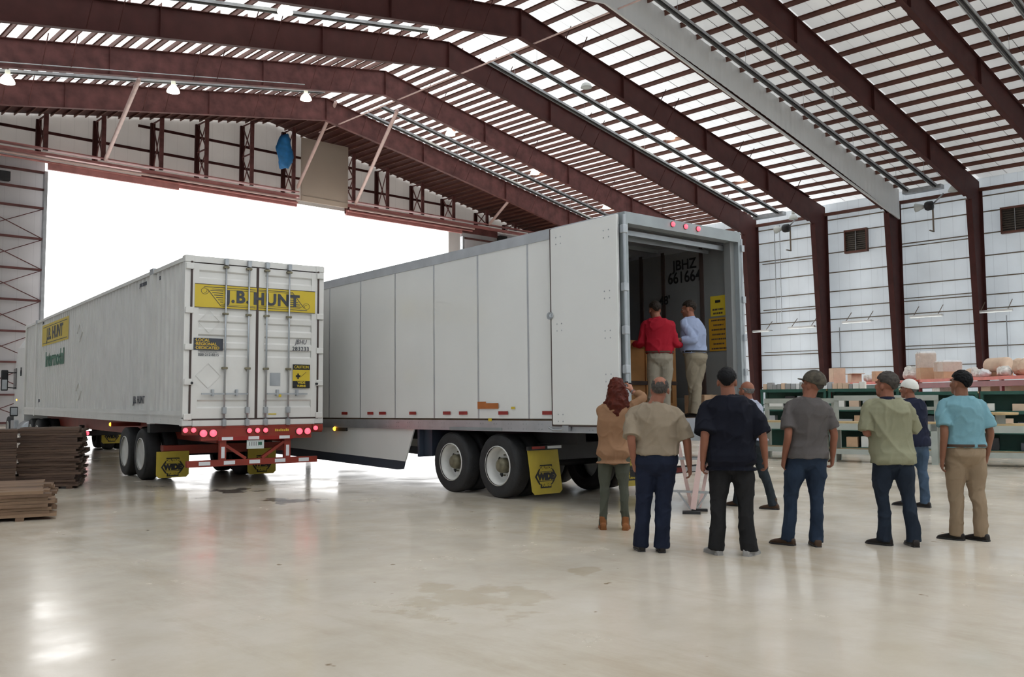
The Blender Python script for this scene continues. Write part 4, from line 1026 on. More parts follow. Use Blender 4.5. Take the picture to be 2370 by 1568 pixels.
def person(name_label, px, py_feet, H, spec, base=None, scale_depth=None):
    """px,py_feet: where the feet stand in the photograph. All joints are laid out in metres in a frame whose +y points away from the lens."""
    ground = on(px, py_feet, 2, 0.0) if base is None else base
    v = (ground-CAM); az = math.atan2(-v.x, v.y)
    root = thing('person', name_label, 'person', (ground.x, ground.y, ground.z), az)
    inv = Matrix.Rotation(-az, 3, 'Z')
    dep0 = depth(ground)
    def J(x, y, dy=0.0):        # pixel -> local joint at depth offset dy
        p = at_depth(x, y, dep0+dy); q = inv @ (p-ground); return q
    s = H/1.8; k = spec; psi = k.get('psi', 0.0); g = k.get('girth', 1.0); sh = k.get('shoulder', .185)*s
    hipx = k.get('hipx', 0.0); chx = k.get('chx', hipx); lean = k.get('lean', 0.0)
    ux = rotz((1,0,0), psi); uy = rotz((0,1,0), psi)
    def ctr(z):
        t = max(0, min(1, (z/s-.9)/.6)); return Vector((hipx+(chx-hipx)*t, lean*t, z))
    hip0 = ctr(.92*s)
    # legs
    feet = {}; legs = {}
    for e, key in ((-1,'L'),(1,'R')):
        fx, fy, toe = k['feet'][key][:3]
        hip = hip0+ux*(.092*s*e*max(1,g*.9)); ank = Vector((fx, fy, .085*s))
        kb = k['feet'][key][3] if len(k['feet'][key]) > 3 else .02
        knee = (hip+ank)/2 + rotz((0,1,0), toe)*(kb*s) + Vector((0,0,.02*s)); legs[key] = (hip, knee, ank); feet[key] = (ank, toe)
    LR = [.088*s*(.75+.25*g),.074*s,.056*s,.052*s,.038*s]
    def leg(key, grow=0, lo=0.0, wide=1.0):
        hip, knee, ank = legs[key]
        pts = [hip, hip.lerp(knee,.5), knee, knee.lerp(ank,.4)+rotz((0,-.015*s,0),feet[key][1]), ank]
        rr = [LR[0],LR[1],LR[2],LR[3],LR[4]]
        return pts, [r*wide for r in rr]
    def torso(grow=0, z0=.77, z1=1.57, gg=None):
        gg = g if gg is None else gg; rings = []
        st = [(.775,.045,.045,-.01),(.80,.085,.08,-.01),(.84,.132,.106,-.010),(.90,.170,.122,-.018),(.96,.174,.124,-.014),(1.02,.162,.115,-.004),(1.10,.158,.112,.004),(1.20,.164,.118,.004),(1.30,.168,.122,0),(1.38,.166,.120,-.008),(1.44,.152,.104,-.012),(1.485,.122,.086,-.014),(1.525,.088,.072,-.012),(1.56,.068,.064,-.006)]
        for (z, rx, ry, yo) in st:
            if z < z0-.001 or z > z1+.001: continue
            belly = math.exp(-((z-1.06)/.14)**2)*k.get('belly', 0)
            wf = gg if z < 1.3 else (1+(gg-1)*.5)
            if 1.28 < z < 1.46: rx = rx*(.5+.5*sh/(.185*s))
            rings.append(ell(ctr(z*s)+uy*(yo*s+belly*.5), rx*s*wf+grow+belly*.35, ry*s*wf+grow+belly*.6, ux, uy, 24, .12))
        return rings
    # arms
    arms = {}
    for e, key in ((-1,'L'),(1,'R')):
        a = k['arms'][key]; S_ = ctr(1.435*s)+ux*(e*(sh-.012))+Vector((0,0,0))
        El = J(*a[0]); Wr = J(*a[1]); 
        # keep human lengths
        U_, F_ = .295*s, .262*s
        d = El-S_; El = S_+d.normalized()*min(U_*1.05, max(U_*.92, d.length)); d = Wr-El; Wr = El+d.normalized()*min(F_*1.05, max(F_*.92, d.length))
        arms[key] = (S_, El, Wr, a[2])
    AR = [.060*s,.050*s,.040*s,.036*s,.026*s]
    ag = 1+(g-1)*.5
    def armpts(key):
        S_, El, Wr, _x = arms[key]; return [S_, S_.lerp(El,.5), El, El.lerp(Wr,.45), Wr], [r*ag for r in AR]
    # head
    hc = ctr(1.5*s)+Vector((k.get('hx',0), k.get('hy',.02*s), 0)); hc.z = H-.136*s-k.get('hdrop',0)
    hy, hp = k.get('hyaw', 0), k.get('hpitch', 0)
    HP, T = headparts(hc, s*k.get('hs',1.0)*1.09, hy, hp)
    nk0 = ctr(1.47*s); neck = limb([nk0, nk0.lerp(hc,.45), hc+Vector((0,0,-.02))], [.074*s,.066*s*(.6+.4*g),.062*s], 14)
    pieces = [torso(-.030)]+[neck]+HP
    for key in 'LR':
        p, r = leg(key); pieces.append(limb(p, [q*.85 for q in r]))
        a_, toe = feet[key]; f1 = rotz((0,1,0), toe)
        pieces.append(limb([a_+Vector((0,0,-.03)), a_+f1*.06*s+Vector((0,0,-.045*s)), a_+f1*.14*s+Vector((0,0,-.055*s))], [.032*s,.032*s,.022*s], 10))
        p, r = armpts(key); r[0] *= .66; r[1] *= .84; pieces.append(limb(p, r))
        S_, El, Wr, hd_ = arms[key]
        dd = (Wr-El).normalized() if hd_.get('d') is None else Vector(hd_['d'])
        pn = Vector(hd_.get('palm', ((1 if key == 'L' else -1),.2,0))); sd = Vector(hd_.get('side', (0,1,0)))
        pieces += hand(Wr, dd, pn, sd, s*1.0, hd_.get('curl', .45))
    body = shape('body', pieces, .0075, SKIN[k.get('skin',0)], root, 1)
    # eyes
    for e in (-1,1):
        p = T(e*.031,.0765,.000); MB().lathe([(.001,-.010),(.007,-.007),(.010,0),(.007,.007),(.001,.010)],'z',10,tuple(p)).build('eye', M['paper'], root, True)
        p = T(e*.031,.0850,.000); MB().lathe([(.001,-.005),(.004,-.003),(.005,0),(.004,.003),(.001,.005)],'z',8,tuple(p)).build('pupil', M['black'], root, True)
    # trousers
    tw = k.get('legwide', 1.25); tm = k['trouser']
    P_ = []
    rings = torso(.006, .77, 1.02)
    if k.get('waist', 1.02) > 1.02: rings = torso(.010, .77, 1.05)
    P_.append(rings)
    for key in 'LR':
        p, r = leg(key); p[-1] = p[-1]+Vector((0,0,-.04*s)); q = list(r); fl = k.get('cuff', .066)
        q = [q[0]*1.24, q[1]*1.16*min(tw,1.25), q[2]*tw, q[3]*tw, fl*s]
        P_.append(limb(p, q, 18, ends=False) if False else limb(p, q, 18)[2:-2])
    tro = shape('trousers', P_, .011, tm, root, 3, .012*k.get('twr',1), 6.5)
    if k.get('pocket'):
        for e in (-1,1):
            c0 = ctr(.93*s)+ux*(e*.085)-uy*(.145*s*g); 
            MB().prism([(-.05,.05),(.05,.05),(.05,-.03),(0,-.06),(-.05,-.03)], .006, lambda u,v,t: tuple(c0+ux*u+Vector((0,0,v))-uy*(t+k.get('pocket_off',.0)))).build('back_pocket', tm, tro)
    if k.get('belt'):
        rr = ell(ctr(1.005*s), 0,0,ux,uy,2); 
        r0 = [ell(ctr(z)+uy*(-.004*s), .168*s*g+.034, .119*s*g+.034, ux, uy, 30, .12) for z in (.992*s, 1.020*s)]
        ri = [ell(ctr(z)+uy*(-.004*s), .168*s*g+.006, .119*s*g+.006, ux, uy, 30, .12) for z in (1.020*s, .992*s)]
        MB().loft(r0+ri+[r0[0]], False).build('belt', k['belt'], root, True)
    # shirt
    hem = k['hem']*s; sg_ = k.get('sleeve', .55); sm = k['shirt']; slack = k.get('slack', .022)+(.010 if k['hem'] < .95 else 0)
    hz = [z for z in (.84,.90,.96,1.02,1.10,1.20) if z*s >= hem-.001]
    R_ = torso(slack, hz[0] if hz else 1.02, 1.535)
    extra = ell(ctr(hem)+uy*(-.006*s), (.172*s*g)+slack*k.get('flare',1.1), (.122*s*g)+slack*k.get('flare',1.1), ux, uy, 24, .12)
    if (hz and hz[0]*s > hem+.02): R_ = [extra]+R_
    P_ = [R_]
    nk = limb([nk0+Vector((0,0,-.02)), nk0.lerp(hc,.30)], [.084*s,.072*s], 16)[2:-2]; P_.append(nk)
    for key in 'LR':
        S_, El, Wr, _x = arms[key]; wd = k.get('sleevewide', 1.32)
        if sg_ <= 1: pts = [S_, S_.lerp(El,sg_*.6), S_.lerp(El,sg_)]; rr = [.060*s, .060*s*wd*ag*.88, .060*s*wd*ag*.95]
        else: pts = [S_, S_.lerp(El,.55), El, El.lerp(Wr,.5), El.lerp(Wr,sg_-1)]; rr = [.061*s,.058*s*ag*1.12,.052*s*ag*1.12,.046*s*ag*1.1,.036*s*ag*1.2]
        L_ = limb(pts, rr, 18); P_.append(L_[:-2])
        e_ = -1 if key == 'L' else 1; P_.append(limb([ctr(1.485*s)+ux*(e_*.05*s), ctr(1.465*s)+ux*(e_*(sh*.55)), S_], [.055*s,.058*s,.062*s], 14)); P_.append(limb([ctr(1.37*s)+ux*(e_*sh*.5), S_-Vector((0,0,.02))], [.085*s,.062*s], 14))
    shi = shape('shirt', P_, .011, sm, root, 3, .019*k.get('swr',1), 5.5)
    if k.get('collar'):
        cc = nk0.lerp(hc,.28)+Vector((0,0,-.012)); dn = (hc-nk0).normalized(); ax_ = dn.cross(uy).normalized(); ay_ = ax_.cross(dn)
        MB().loft([ell(cc+dn*z-ay_*0, (.076+b_)*s, (.074+b_)*s, ax_, ay_, 22) for z, b_ in ((-.012,.006),(.028,-.002),(.030,-.010),(-.01,-.006))]+[ell(cc+dn*-.012, .082*s, .080*s, ax_, ay_, 22)], False).build('collar', k['collar'], shi, True)
    # shoes
    for key in 'LR':
        a_, toe = feet[key]; f1 = rotz((0,1,0), toe); sx = rotz((1,0,0), toe); st = k.get('shoe_type','shoe')
        base_ = Vector((a_.x, a_.y, 0)); rings = []
        for (t_, w_, h_) in ((-.085,.022,.05),(-.075,.036,.075),(-.03,.040,.09),(.03,.041,.085),(.09,.047,.062),(.14,.046,.048),(.175,.036,.038),(.195,.016,.026)):
            c_ = base_+f1*(t_*s)+Vector((0,0,h_*s/2+.001)); rings.append(ell(c_, w_*s, h_*s/2, sx, Vector((0,0,1)), 16, .35))
        P_ = [rings]
        top = .16 if st == 'boot' else .11
        P_.append(limb([base_+f1*(-.02*s)+Vector((0,0,.05*s)), base_+f1*(-.012*s)+Vector((0,0,top*s))], [.042*s,.044*s], 14)[2:-2])
        sh_ = shape('shoe', P_, .008, k['shoe'], root, 2)
        MB().loft([[base_+f1*(y_*s)+sx*(x_*s)+Vector((0,0,z_)) for (x_, y_) in [(.030,-.083),(.042,-.04),(.040,.03),(.050,.10),(.044,.16),(.018,.198),(-.018,.198),(-.044,.16),(-.050,.10),(-.040,.03),(-.042,-.04),(-.030,-.083)]] for z_ in (.0,.018*s)]).build('sole', k.get('sole', M['black']), sh_)
    # hair / cap
    def hairshell(name, m, keep, grow=.012, n=90, rows_=64, lump=.004, par=root, extra_fn=None):
        vs = []; idx = {}; fs = []; 
        for i in range(rows_+1):
            ph = PI*(i)/rows_
            for j in range(n):
                a = 2*PI*j/n; x_ = math.sin(ph)*math.cos(a); y_ = math.sin(ph)*math.sin(a); z_ = math.cos(ph)
                gr = grow*(1.0 if name == 'cap' else .25+.75*max(0, min(1, (z_+.45)/.6))) + lump*noise.noise(Vector((x_*7,y_*7,z_*5)))*1.6
                q = ((.077+gr)*x_, -.012+(.098+gr)*y_, .035+(.092+gr)*z_)
                if z_ < -.25: q = (q[0]*(1+.15*(z_+.25)), q[1], q[2]*1.05)
                vs.append(T(*q)); idx[(i,j)] = (x_,y_,z_)
        for i in range(rows_):
            for j in range(n):
                x_, y_, z_ = [(idx[(i,j)][q]+idx[(i+1,(j+1)%n)][q])/2 for q in range(3)]
                if keep(x_, y_, z_): fs.append((i*n+j, (i+1)*n+j, (i+1)*n+(j+1)%n, i*n+(j+1)%n))
        b = MB(); b.add(vs, fs); o = b.build(name, m, par, True)
        so = o.modifiers.new('s','SOLIDIFY'); so.thickness = (.014 if name == 'cap' or grow > .004 else .008)*s; so.offset = -1
        return o
    h = k['hair']
    if h['type'] == 'short': hairshell('hair', h['m'], lambda x,y,z: (z > .18 and y < .88) or (y < .30 and z > -.62+max(0,abs(x)-.35)*.9 and not (abs(x) > .72 and y > -.15 and z < -.05)), h.get('g', .008))
    if h['type'] == 'balding': hairshell('hair', h['m'], lambda x,y,z: y < .35 and -.62 < z < .52-.25*(y > -.5 and abs(x) < .5)+.1*abs(x) and not (abs(x) > .75 and y > -.1 and z < -.15) and not (z > .25 and abs(x) < .62 and y > -.80), .003)
    if h['type'] == 'fringe': hairshell('hair', h['m'], lambda x,y,z: y < .15 and -.55 < z < .12 and not (abs(x) > .75 and y > -.1 and z < -.2), .003)
    if h['type'] == 'long':
        P_ = []
        def hb(pts, rr, fl=1): P_.append(limb([T(*p) for p in pts], [r*s for r in rr], 16, flat=fl))
        hb([(0,-.01,.10),(0,-.04,.0),(0,-.08,-.12),(.0,-.105,-.26),(.0,-.12,-.38)], [.092,.118,.125,.11,.06])
        hb([(-.055,-.0,.06),(-.085,-.02,-.06),(-.105,-.07,-.22),(-.085,-.10,-.38)], [.05,.052,.058,.032])
        hb([(.055,-.0,.06),(.085,-.02,-.06),(.10,-.06,-.20),(.075,-.09,-.34)], [.05,.05,.055,.032])
        hb([(0,.02,.105),(0,-.04,.10)], [.062,.07])
        shape('hair', P_, .010, h['m'], root, 2, .022, 14)
    if k.get('cap'):
        cp_ = hairshell('cap', k['cap'], lambda x,y,z: z > -.05+.12*y and y < .98, .020, lump=.0)
        rings = []
        b = MB(); poly = [(-.070,.075),(-.060,.115),(-.035,.155),(0,.168),(.035,.155),(.060,.115),(.070,.075)]
        zz = .045; up_ = [T(x_, y_, zz-(y_-.08)*.15-.9*x_*x_*2) for x_, y_ in poly]; dn_ = [T(x_, y_, zz-.008-(y_-.08)*.15-.9*x_*x_*2) for x_, y_ in poly]
        b.add(up_+dn_, [tuple(range(7)), tuple(range(13,6,-1))]+[(i,(i+1)%7,7+(i+1)%7,7+i) for i in range(7)]); b.build('peak', k['cap'], cp_, True)
    if k.get('glasses'):
        b = MB()
        for e in (-1,1): b.tube([T(e*.074,.08,.01),T(e*.082,-.02,.008)], .003, 6)
        b.tube([T(-.07,.1,.01),T(.07,.1,.01)], .003, 6)
        for e in (-1,1): b.tube([T(e*.033+.024*math.cos(q*.5), .1, .0+.018*math.sin(q*.5)) for q in range(14)], .0025, 6)
        b.build('glasses', M['black'], root)
    return root, ctr, arms, inv, ground, T
CL_ = dict(
 coral=smat('tan_knit', (.27,.15,.085)), olive=smat('olive_trouser', (.075,.08,.062)), tanshirt=smat('tan_shirt', (.25,.20,.145)),
 denim=smat('dark_denim', (.011,.015,.030), .2), black=smat('black_tee', (.007,.008,.014), .1, .85), blackp=smat('black_trouser', (.017,.017,.018), .1, .85),
 grey=smat('grey_tee', (.095,.085,.083)), bluejean=smat('blue_jean', (.020,.032,.056), .25), sage=smat('sage_tee', (.24,.235,.155)),
 greyjean=smat('dark_blue_jean', (.016,.023,.036), .25), aqua=smat('aqua_polo', (.16,.31,.36)), khaki=smat('khaki', (.26,.19,.125)), navy=smat('navy_polo', (.012,.015,.032)),
 ltjean=smat('faded_jean', (.05,.08,.125), .25), red=smat('red_shirt', (.30,.010,.022)), palek=smat('pale_khaki', (.27,.24,.19)), palek2=smat('khaki_olive', (.24,.205,.15)),
 paleblue=smat('pale_blue_shirt', (.28,.33,.47)), lav=smat('lavender_shirt', (.36,.38,.46)), darkp=smat('charcoal_trouser', (.022,.028,.034), .15),
 brown=smat('brown_leather', (.06,.035,.022), .2, .5), dkshoe=smat('dark_leather', (.02,.017,.016), .2, .45), rust=smat('rust_boot', (.22,.085,.03), .15, .6),
 whshoe=smat('grey_sneaker', (.30,.29,.28), .2, .6), blk_h=smat('black_hair', (.004,.004,.005), .2, .6), dk_h=smat('dark_brown_hair', (.022,.016,.012), .2, .6),
 grey_h=smat('grey_hair', (.06,.053,.048), .35, .8, 30), salt=smat('salt_hair', (.14,.135,.13), .3, .8, 30), red_h=smat('red_hair', (.07,.012,.006), .3, .55, 20),
 camo=mat('camo_cloth', (.06,.05,.035), .85, 0, .6, 22), whitecap=smat('white_cap', (.66,.66,.62)), camb=smat('camera_black', (.012,.012,.014), .1, .4))

HD = dict(d=None)
def arm(e, w, **kw): return (e, w, kw)
P1 = person('woman with long red hair in a tan top raising a camera', 1418, 1226, 1.775, dict(
  psi=0.0, girth=.93, shoulder=.165, hipx=0.02, chx=.03, hx=.04, feet=dict(L=(-.115,.0,.1,.0), R=(.155,-.02,-.1,.0)), hs=.95,
  arms=dict(L=arm((1412,968,.26),(1440,912,.34), curl=.9, d=(.1,.2,1), palm=(.6,.6,0), side=(0,-1,0)), R=arm((1481,928,.10),(1465,908,.28), curl=.8, d=(-.3,.25,.9), palm=(-.7,.5,0), side=(0,-1,0))),
  shirt=CL_['coral'], hem=.80, sleeve=1.55, slack=.030, flare=1.4, trouser=CL_['olive'], legwide=1.05, cuff=.050, shoe=CL_['rust'], shoe_type='boot', sole=CL_['rust'],
  hair=dict(type='long', m=CL_['red_h']), hpitch=.12, skin=0))
P2 = person('bald-crowned heavyset man in a short-sleeved tan shirt and dark jeans', 1508, 1277, 1.785, dict(
  psi=-.05, girth=1.22, belly=.05, shoulder=.235, hipx=.06, chx=.05, hx=.06, feet=dict(L=(-.11,.02,.25,.0), R=(.10,-.02,.1,.0)), hs=1.02,
  arms=dict(L=arm((1461,1018,-.04),(1468,1078,.06), curl=.7), R=arm((1590,1022,.0),(1596,1082,.05), curl=.6)),
  shirt=CL_['tanshirt'], hem=.99, sleeve=.98, sleevewide=1.5, slack=.036, flare=.8, trouser=CL_['denim'], legwide=1.5, cuff=.088, waist=1.03, pocket=False, pocket_off=.03, shoe=CL_['dkshoe'],
  collar=CL_['tanshirt'], hair=dict(type='balding', m=CL_['grey_h']), hpitch=.10, skin=1))
P3 = person('tall black-haired man in a loose black tee and black trousers', 1694, 1285, 1.87, dict(
  psi=.0, girth=1.14, shoulder=.215, hipx=.01, chx=.0, hx=-.015, feet=dict(L=(-.155,.0,.55,.0), R=(.170,.0,-.45,.0)), hs=1.0,
  arms=dict(L=arm((1631,1015,-.02),(1627,1068,.06), curl=.7), R=arm((1766,1012,-.02),(1771,1062,.06), curl=.7)),
  shirt=CL_['black'], hem=.81, sleeve=.97, sleevewide=1.75, slack=.040, flare=1.2, trouser=CL_['blackp'], legwide=1.45, cuff=.085, shoe=CL_['whshoe'], sole=CL_['whshoe'],
  hair=dict(type='short', m=CL_['blk_h'], g=.009), hpitch=.12, skin=1))
P4 = person('bald man in a lavender shirt stepping forward behind the man in black', 1752, 1178, 1.80, dict(
  psi=.75, girth=1.08, belly=.03, shoulder=.19, hipx=-.03, chx=-.08, lean=-.02, hx=-.03, feet=dict(L=(-.28,.25,1.2,.05), R=(.22,-.05,1.25,.04)), hs=1.0,
  arms=dict(L=arm((1762,988,-.16),(1742,1026,-.02), curl=.6), R=arm((1744,985,.38),(1722,1000,.42), curl=.6)),
  shirt=CL_['lav'], hem=.95, sleeve=1.75, slack=.026, flare=.9, trouser=CL_['darkp'], legwide=1.25, cuff=.07, shoe=CL_['brown'], shoe_type='boot',
  collar=CL_['lav'], hair=dict(type='fringe', m=CL_['salt']), hyaw=.9, hpitch=.15, skin=1, hdrop=.0))
P5 = person('man in a camouflage cap, grey tee and blue jeans', 1852, 1264, 1.84, dict(
  psi=.20, girth=1.02, shoulder=.195, hipx=.09, chx=.11, hx=.06, feet=dict(L=(-.13,.02,1.15,.02), R=(.165,.02,.25,.0)), hs=1.0,
  arms=dict(L=arm((1824,1012,-.05),(1815,1062,.04), curl=.8), R=arm((1930,1005,.02),(1927,1058,.10), curl=.8)),
  shirt=CL_['grey'], hem=.90, sleeve=.80, sleevewide=1.45, slack=.028, flare=1.1, trouser=CL_['bluejean'], legwide=1.3, cuff=.072, pocket=False, shoe=CL_['brown'], shoe_type='boot',
  hair=dict(type='short', m=CL_['grey_h'], g=.010), cap=CL_['camo'], hyaw=.95, hpitch=.22, skin=1))
P6 = person('grey-haired man in a sage green tee with folded arms', 2078, 1264, 1.83, dict(
  psi=.25, girth=1.08, belly=.02, shoulder=.205, hipx=-.02, chx=-.06, hx=-.0, feet=dict(L=(-.13,.0,1.2,.02), R=(.155,.02,.35,.0)), hs=1.04,
  arms=dict(L=arm((2006,1000,.10),(2050,985,.30), curl=.5, d=(.9,.1,.1), palm=(0,-1,0), side=(0,0,1)), R=arm((2118,1000,.22),(2072,990,.34), curl=.5, d=(-.9,.1,.1), palm=(0,-1,0), side=(0,0,1))),
  shirt=CL_['sage'], hem=.85, sleeve=.95, sleevewide=1.5, slack=.030, flare=1.05, trouser=CL_['greyjean'], legwide=1.3, cuff=.078, shoe=CL_['dkshoe'],
  collar=CL_['navy'], hair=dict(type='short', m=CL_['grey_h'], g=.010), hyaw=.95, hpitch=.15, skin=1))
P7 = person('man in a white cap and navy shirt standing behind the folded-arms man', 2112, 1174, 1.81, dict(
  psi=.75, girth=1.05, belly=.03, shoulder=.19, hipx=.06, chx=.03, hx=-.03, feet=dict(L=(-.08,.12,1.35,.0), R=(.16,.0,1.2,.0)), hs=1.0,
  arms=dict(L=arm((2122,988,-.12),(2104,1026,.0), curl=.6), R=arm((2112,980,.38),(2088,1000,.42), curl=.6)),
  shirt=CL_['navy'], hem=.86, sleeve=.85, slack=.028, flare=1.05, trouser=CL_['ltjean'], legwide=1.25, cuff=.07, shoe=CL_['dkshoe'],
  collar=CL_['navy'], hair=dict(type='short', m=CL_['salt'], g=.008), cap=CL_['whitecap'], hyaw=1.05, hpitch=.12, skin=1))
P8 = person('dark-haired man in an aqua shirt and khaki trousers', 2237, 1252, 1.855, dict(
  psi=.35, girth=1.10, shoulder=.210, hipx=.02, chx=.0, hx=.0, feet=dict(L=(-.10,-.0,1.25,.01), R=(.145,.05,1.0,.01)), hs=1.0,
  arms=dict(L=arm((2187,1020,-.02),(2180,1075,.04), curl=.5), R=arm((2293,1008,.05),(2284,1055,.10), curl=.6)),
  shirt=CL_['aqua'], hem=.99, sleeve=.78, sleevewide=1.5, slack=.026, flare=.8, trouser=CL_['khaki'], legwide=1.42, cuff=.072, waist=1.03, belt=CL_['brown'], shoe=CL_['dkshoe'],
  hair=dict(type='short', m=CL_['blk_h'], g=.009), hyaw=.85, hpitch=.18, skin=2))
# two men up inside the trailer
g9 = TRM @ Vector((1.20,.46,ZF)); g10 = TRM @ Vector((1.80,.28,ZF))
P9 = person('man in a bright red shirt standing in the trailer with his back turned', 0, 0, 1.74, dict(
  psi=.12, girth=1.10, belly=.02, shoulder=.205, hipx=.03, chx=-.0, hx=-.04, feet=dict(L=(-.10,.0,.2,.0), R=(.10,.02,-.1,.0)), hs=.98,
  arms=dict(L=arm((1481,800,.12),(1466,797,.40), curl=.3, palm=(0,0,-1)), R=arm((1566,800,.02),(1578,800,.25), curl=.4)),
  shirt=CL_['red'], hem=.98, sleeve=1.85, slack=.036, flare=.7, trouser=CL_['palek'], legwide=1.5, cuff=.085, waist=1.03, pocket=False, pocket_off=.01, belt=CL_['brown'], shoe=CL_['dkshoe'],
  collar=CL_['red'], hair=dict(type='short', m=CL_['dk_h'], g=.008), hyaw=.35, skin=1), base=g9)
P10 = person('man in a pale blue shirt and belt standing at the right inside the trailer', 0, 0, 1.77, dict(
  psi=.85, girth=1.08, belly=.03, shoulder=.185, hipx=.03, chx=-.03, hx=-.03, feet=dict(L=(-.02,.12,1.2,.0), R=(.0,-.05,1.0,.0)), hs=.98,
  arms=dict(L=arm((1613,797,-.16),(1580,787,-.08), curl=.5), R=arm((1602,790,.38),(1580,788,.38), curl=.5)),
  shirt=CL_['paleblue'], hem=.98, sleeve=1.8, slack=.030, flare=.7, trouser=CL_['palek2'], legwide=1.4, cuff=.08, waist=1.03, belt=CL_['dkshoe'], shoe=CL_['dkshoe'],
  collar=CL_['paleblue'], hair=dict(type='short', m=CL_['dk_h'], g=.008), hyaw=1.25, hpitch=-.05, skin=1), base=g10)
# the camera in the woman's hands
p = at_depth(1450, 893, depth(P1[4])+.36)
t = thing('camera', "small black camera held up in the red-haired woman's hands", 'camera', p, P1[0].rotation_euler.z)
MB().bbox(-.06,.06,-.02,.025,-.035,.035,.008).build('camera_body', CL_['camb'], t); MB().bbox(-.022,.022,-.018,.02,.033,.052,.005).build('viewfinder', CL_['camb'], t)
MB().lathe([(.03,.02),(.033,.05),(.028,.075),(.0,.07)],'y',18).build('lens', CL_['camb'], t, True); MB().box(-.04,.03,-.024,-.0205,-.025,.022).build('screen', M['galv'], t)
S_, El, Wr, _x = P1[2]['R']; c_ = El.lerp(Wr,.86); d_ = (Wr-El).normalized()
a_ = d_.cross(Vector((0,1,0))).normalized(); b_ = d_.cross(a_)
bc = MB().loft([ell(c_+d_*z, r, r, a_, b_, 18) for z, r in ((-.01,.034),(.01,.034),(.01,.030),(-.01,.030),(-.01,.034))], False).build('bracelet', M['galv'], P1[0], True)

# ================================================================== lumber
def board_mesh(L_, W_, T_, seed):
    r = random.Random(seed); b = MB(); n = 8; j = lambda a: (r.random()-.5)*a
    rings = []
    for k in range(n+1):
        x = -L_/2+L_*k/n; o1, o2, o3 = j(.012), j(.012), j(.006)
        rings.append([(x,-W_/2+o1,o3),(x,W_/2+o2,o3),(x,W_/2+o2,T_+o3),(x,-W_/2+o1,T_+o3)])
    b.loft(rings); o = b.build('tmpb', None); m = o.data; bpy.data.objects.remove(o); return m
def lumber(cx, cy, rz, L_, Wd, n_wide, n_high, T_, m, label, group, seed, jag, top=None):
    r = random.Random(seed); ms = [board_mesh(L_, Wd/n_wide-.006, T_*.93, seed+i) for i in range(7)]
    for q in ms: q.materials.append(m); q.name = 'plank'
    mt = None
    rot = Matrix.Rotation(rz, 4, 'Z')
    for k in range(n_high):
        if k == 0: continue
        sh = (r.random()-.5)*jag*1.3
        for i in range(n_wide):
            if k == n_high-1 and r.random() < .12 and top is None: continue
            q = rot @ Vector(((r.random()-.5)*jag+sh*.6, (i+.5)*Wd/n_wide-Wd/2+(r.random()-.5)*.012+sh*.25, k*T_))
            o = link('plank', ms[r.randrange(7)], None, (cx+q.x, cy+q.y, q.z), (0,0,rz+(r.random()-.5)*.012)); tag(o, label, 'plank', group)
    for x in (-L_*.36, 0, L_*.36):
        q = rot @ Vector((x,0,0)); o = MB().box(-.05,.05,-Wd/2-.02,Wd/2+.02,0,T_-.001).build('pallet_bearer', m, None, loc=(cx+q.x,cy+q.y,0), rot=(0,0,rz)); tag(o, 'wooden bearer on the floor under the '+group, 'bearer', 'bearers under the '+group)
# far tall stack: visible corner around px 35..180
pA = on(36,1136,2,0); pB = on(180,1131,2,0); d = (pB-pA); rz = math.atan2(d.y, d.x); mid = pA+d*.5
nrm = Vector((-math.sin(rz), math.cos(rz), 0))
c1 = mid + nrm*.85
lumber(c1.x, c1.y, rz, d.length, 1.7, 4, 26, .0415, M['plank'], 'rough dark plank in the tall stack behind the low pile', 'tall dark lumber stack', 11, .10)
pC = on(43,1140,2,0); c3 = pC - Vector((math.cos(rz+.15),math.sin(rz+.15),0))*1.25 + Vector((-math.sin(rz+.15),math.cos(rz+.15),0))*.62
lumber(c3.x, c3.y, rz+.15, 2.4, 1.2, 3, 26, .0415, M['plank'], 'rough plank in the tall stack cut by the left picture edge', 'leftmost lumber stack', 37, .015)
pB2 = on(112,1204,2,0); d2 = Vector((-math.sin(.75), math.cos(.75), 0))
rz2 = rz+.10; ex = Vector((math.cos(rz2), math.sin(rz2), 0)); ey = Vector((-math.sin(rz2), math.cos(rz2), 0))
c2 = pB2 - ex*1.2 + ey*1.0
lumber(c2.x, c2.y, rz2, 2.4, 2.0, 7, 9, .043, M['plank2'], 'brown plank in the low pile at the left picture edge', 'low brown lumber pile', 23, .12, top=1)

# ================================================================== work stand at the trailer door
st0 = on(1604,1190,2,0); az = math.atan2(-(st0.x), st0.y)
ws = thing('work_stand', 'grey portable loading stand with splayed feet between the watchers and the trailer', 'stand', st0, az)
MB().box(-.42,.42,.15,.95,1.06,1.11).box(-.42,.42,.15,.19,.98,1.06).build('platform', M['galv'], ws)
for x in (-.42,.38): MB().box(x,x+.04,.15,.95,.98,1.06).build('platform_rail', M['galv'], ws)
MB().beam((.16,.12,1.05),(.0,.0,.06),.075,.06,(0,1,0)).build('front_leg', M['brace'], ws)
MB().beam((-.2,.12,1.05),(-.02,.34,.05),.05,.05,(0,1,0)).beam((.3,.5,1.0),(.09,.32,.05),.045,.045,(0,1,0)).build('rear_leg', M['brace'], ws)
MB().box(-.14,.10,-.06,.06,.0,.035).build('foot_plate', M['dark'], ws); MB().box(-.02,.20,.27,.37,.0,.03).build('foot_plate', M['dark'], ws)
MB().beam((-.42,.06,.30),(.36,.06,.28),.035,.03).build('cross_bar', M['galv'], ws)
MB().beam((-.20,.06,.29),(-.03,.02,.06),.02,.02).beam((.20,.06,.29),(.06,.02,.08),.02,.02).build('brace_rods', M['galv'], ws)
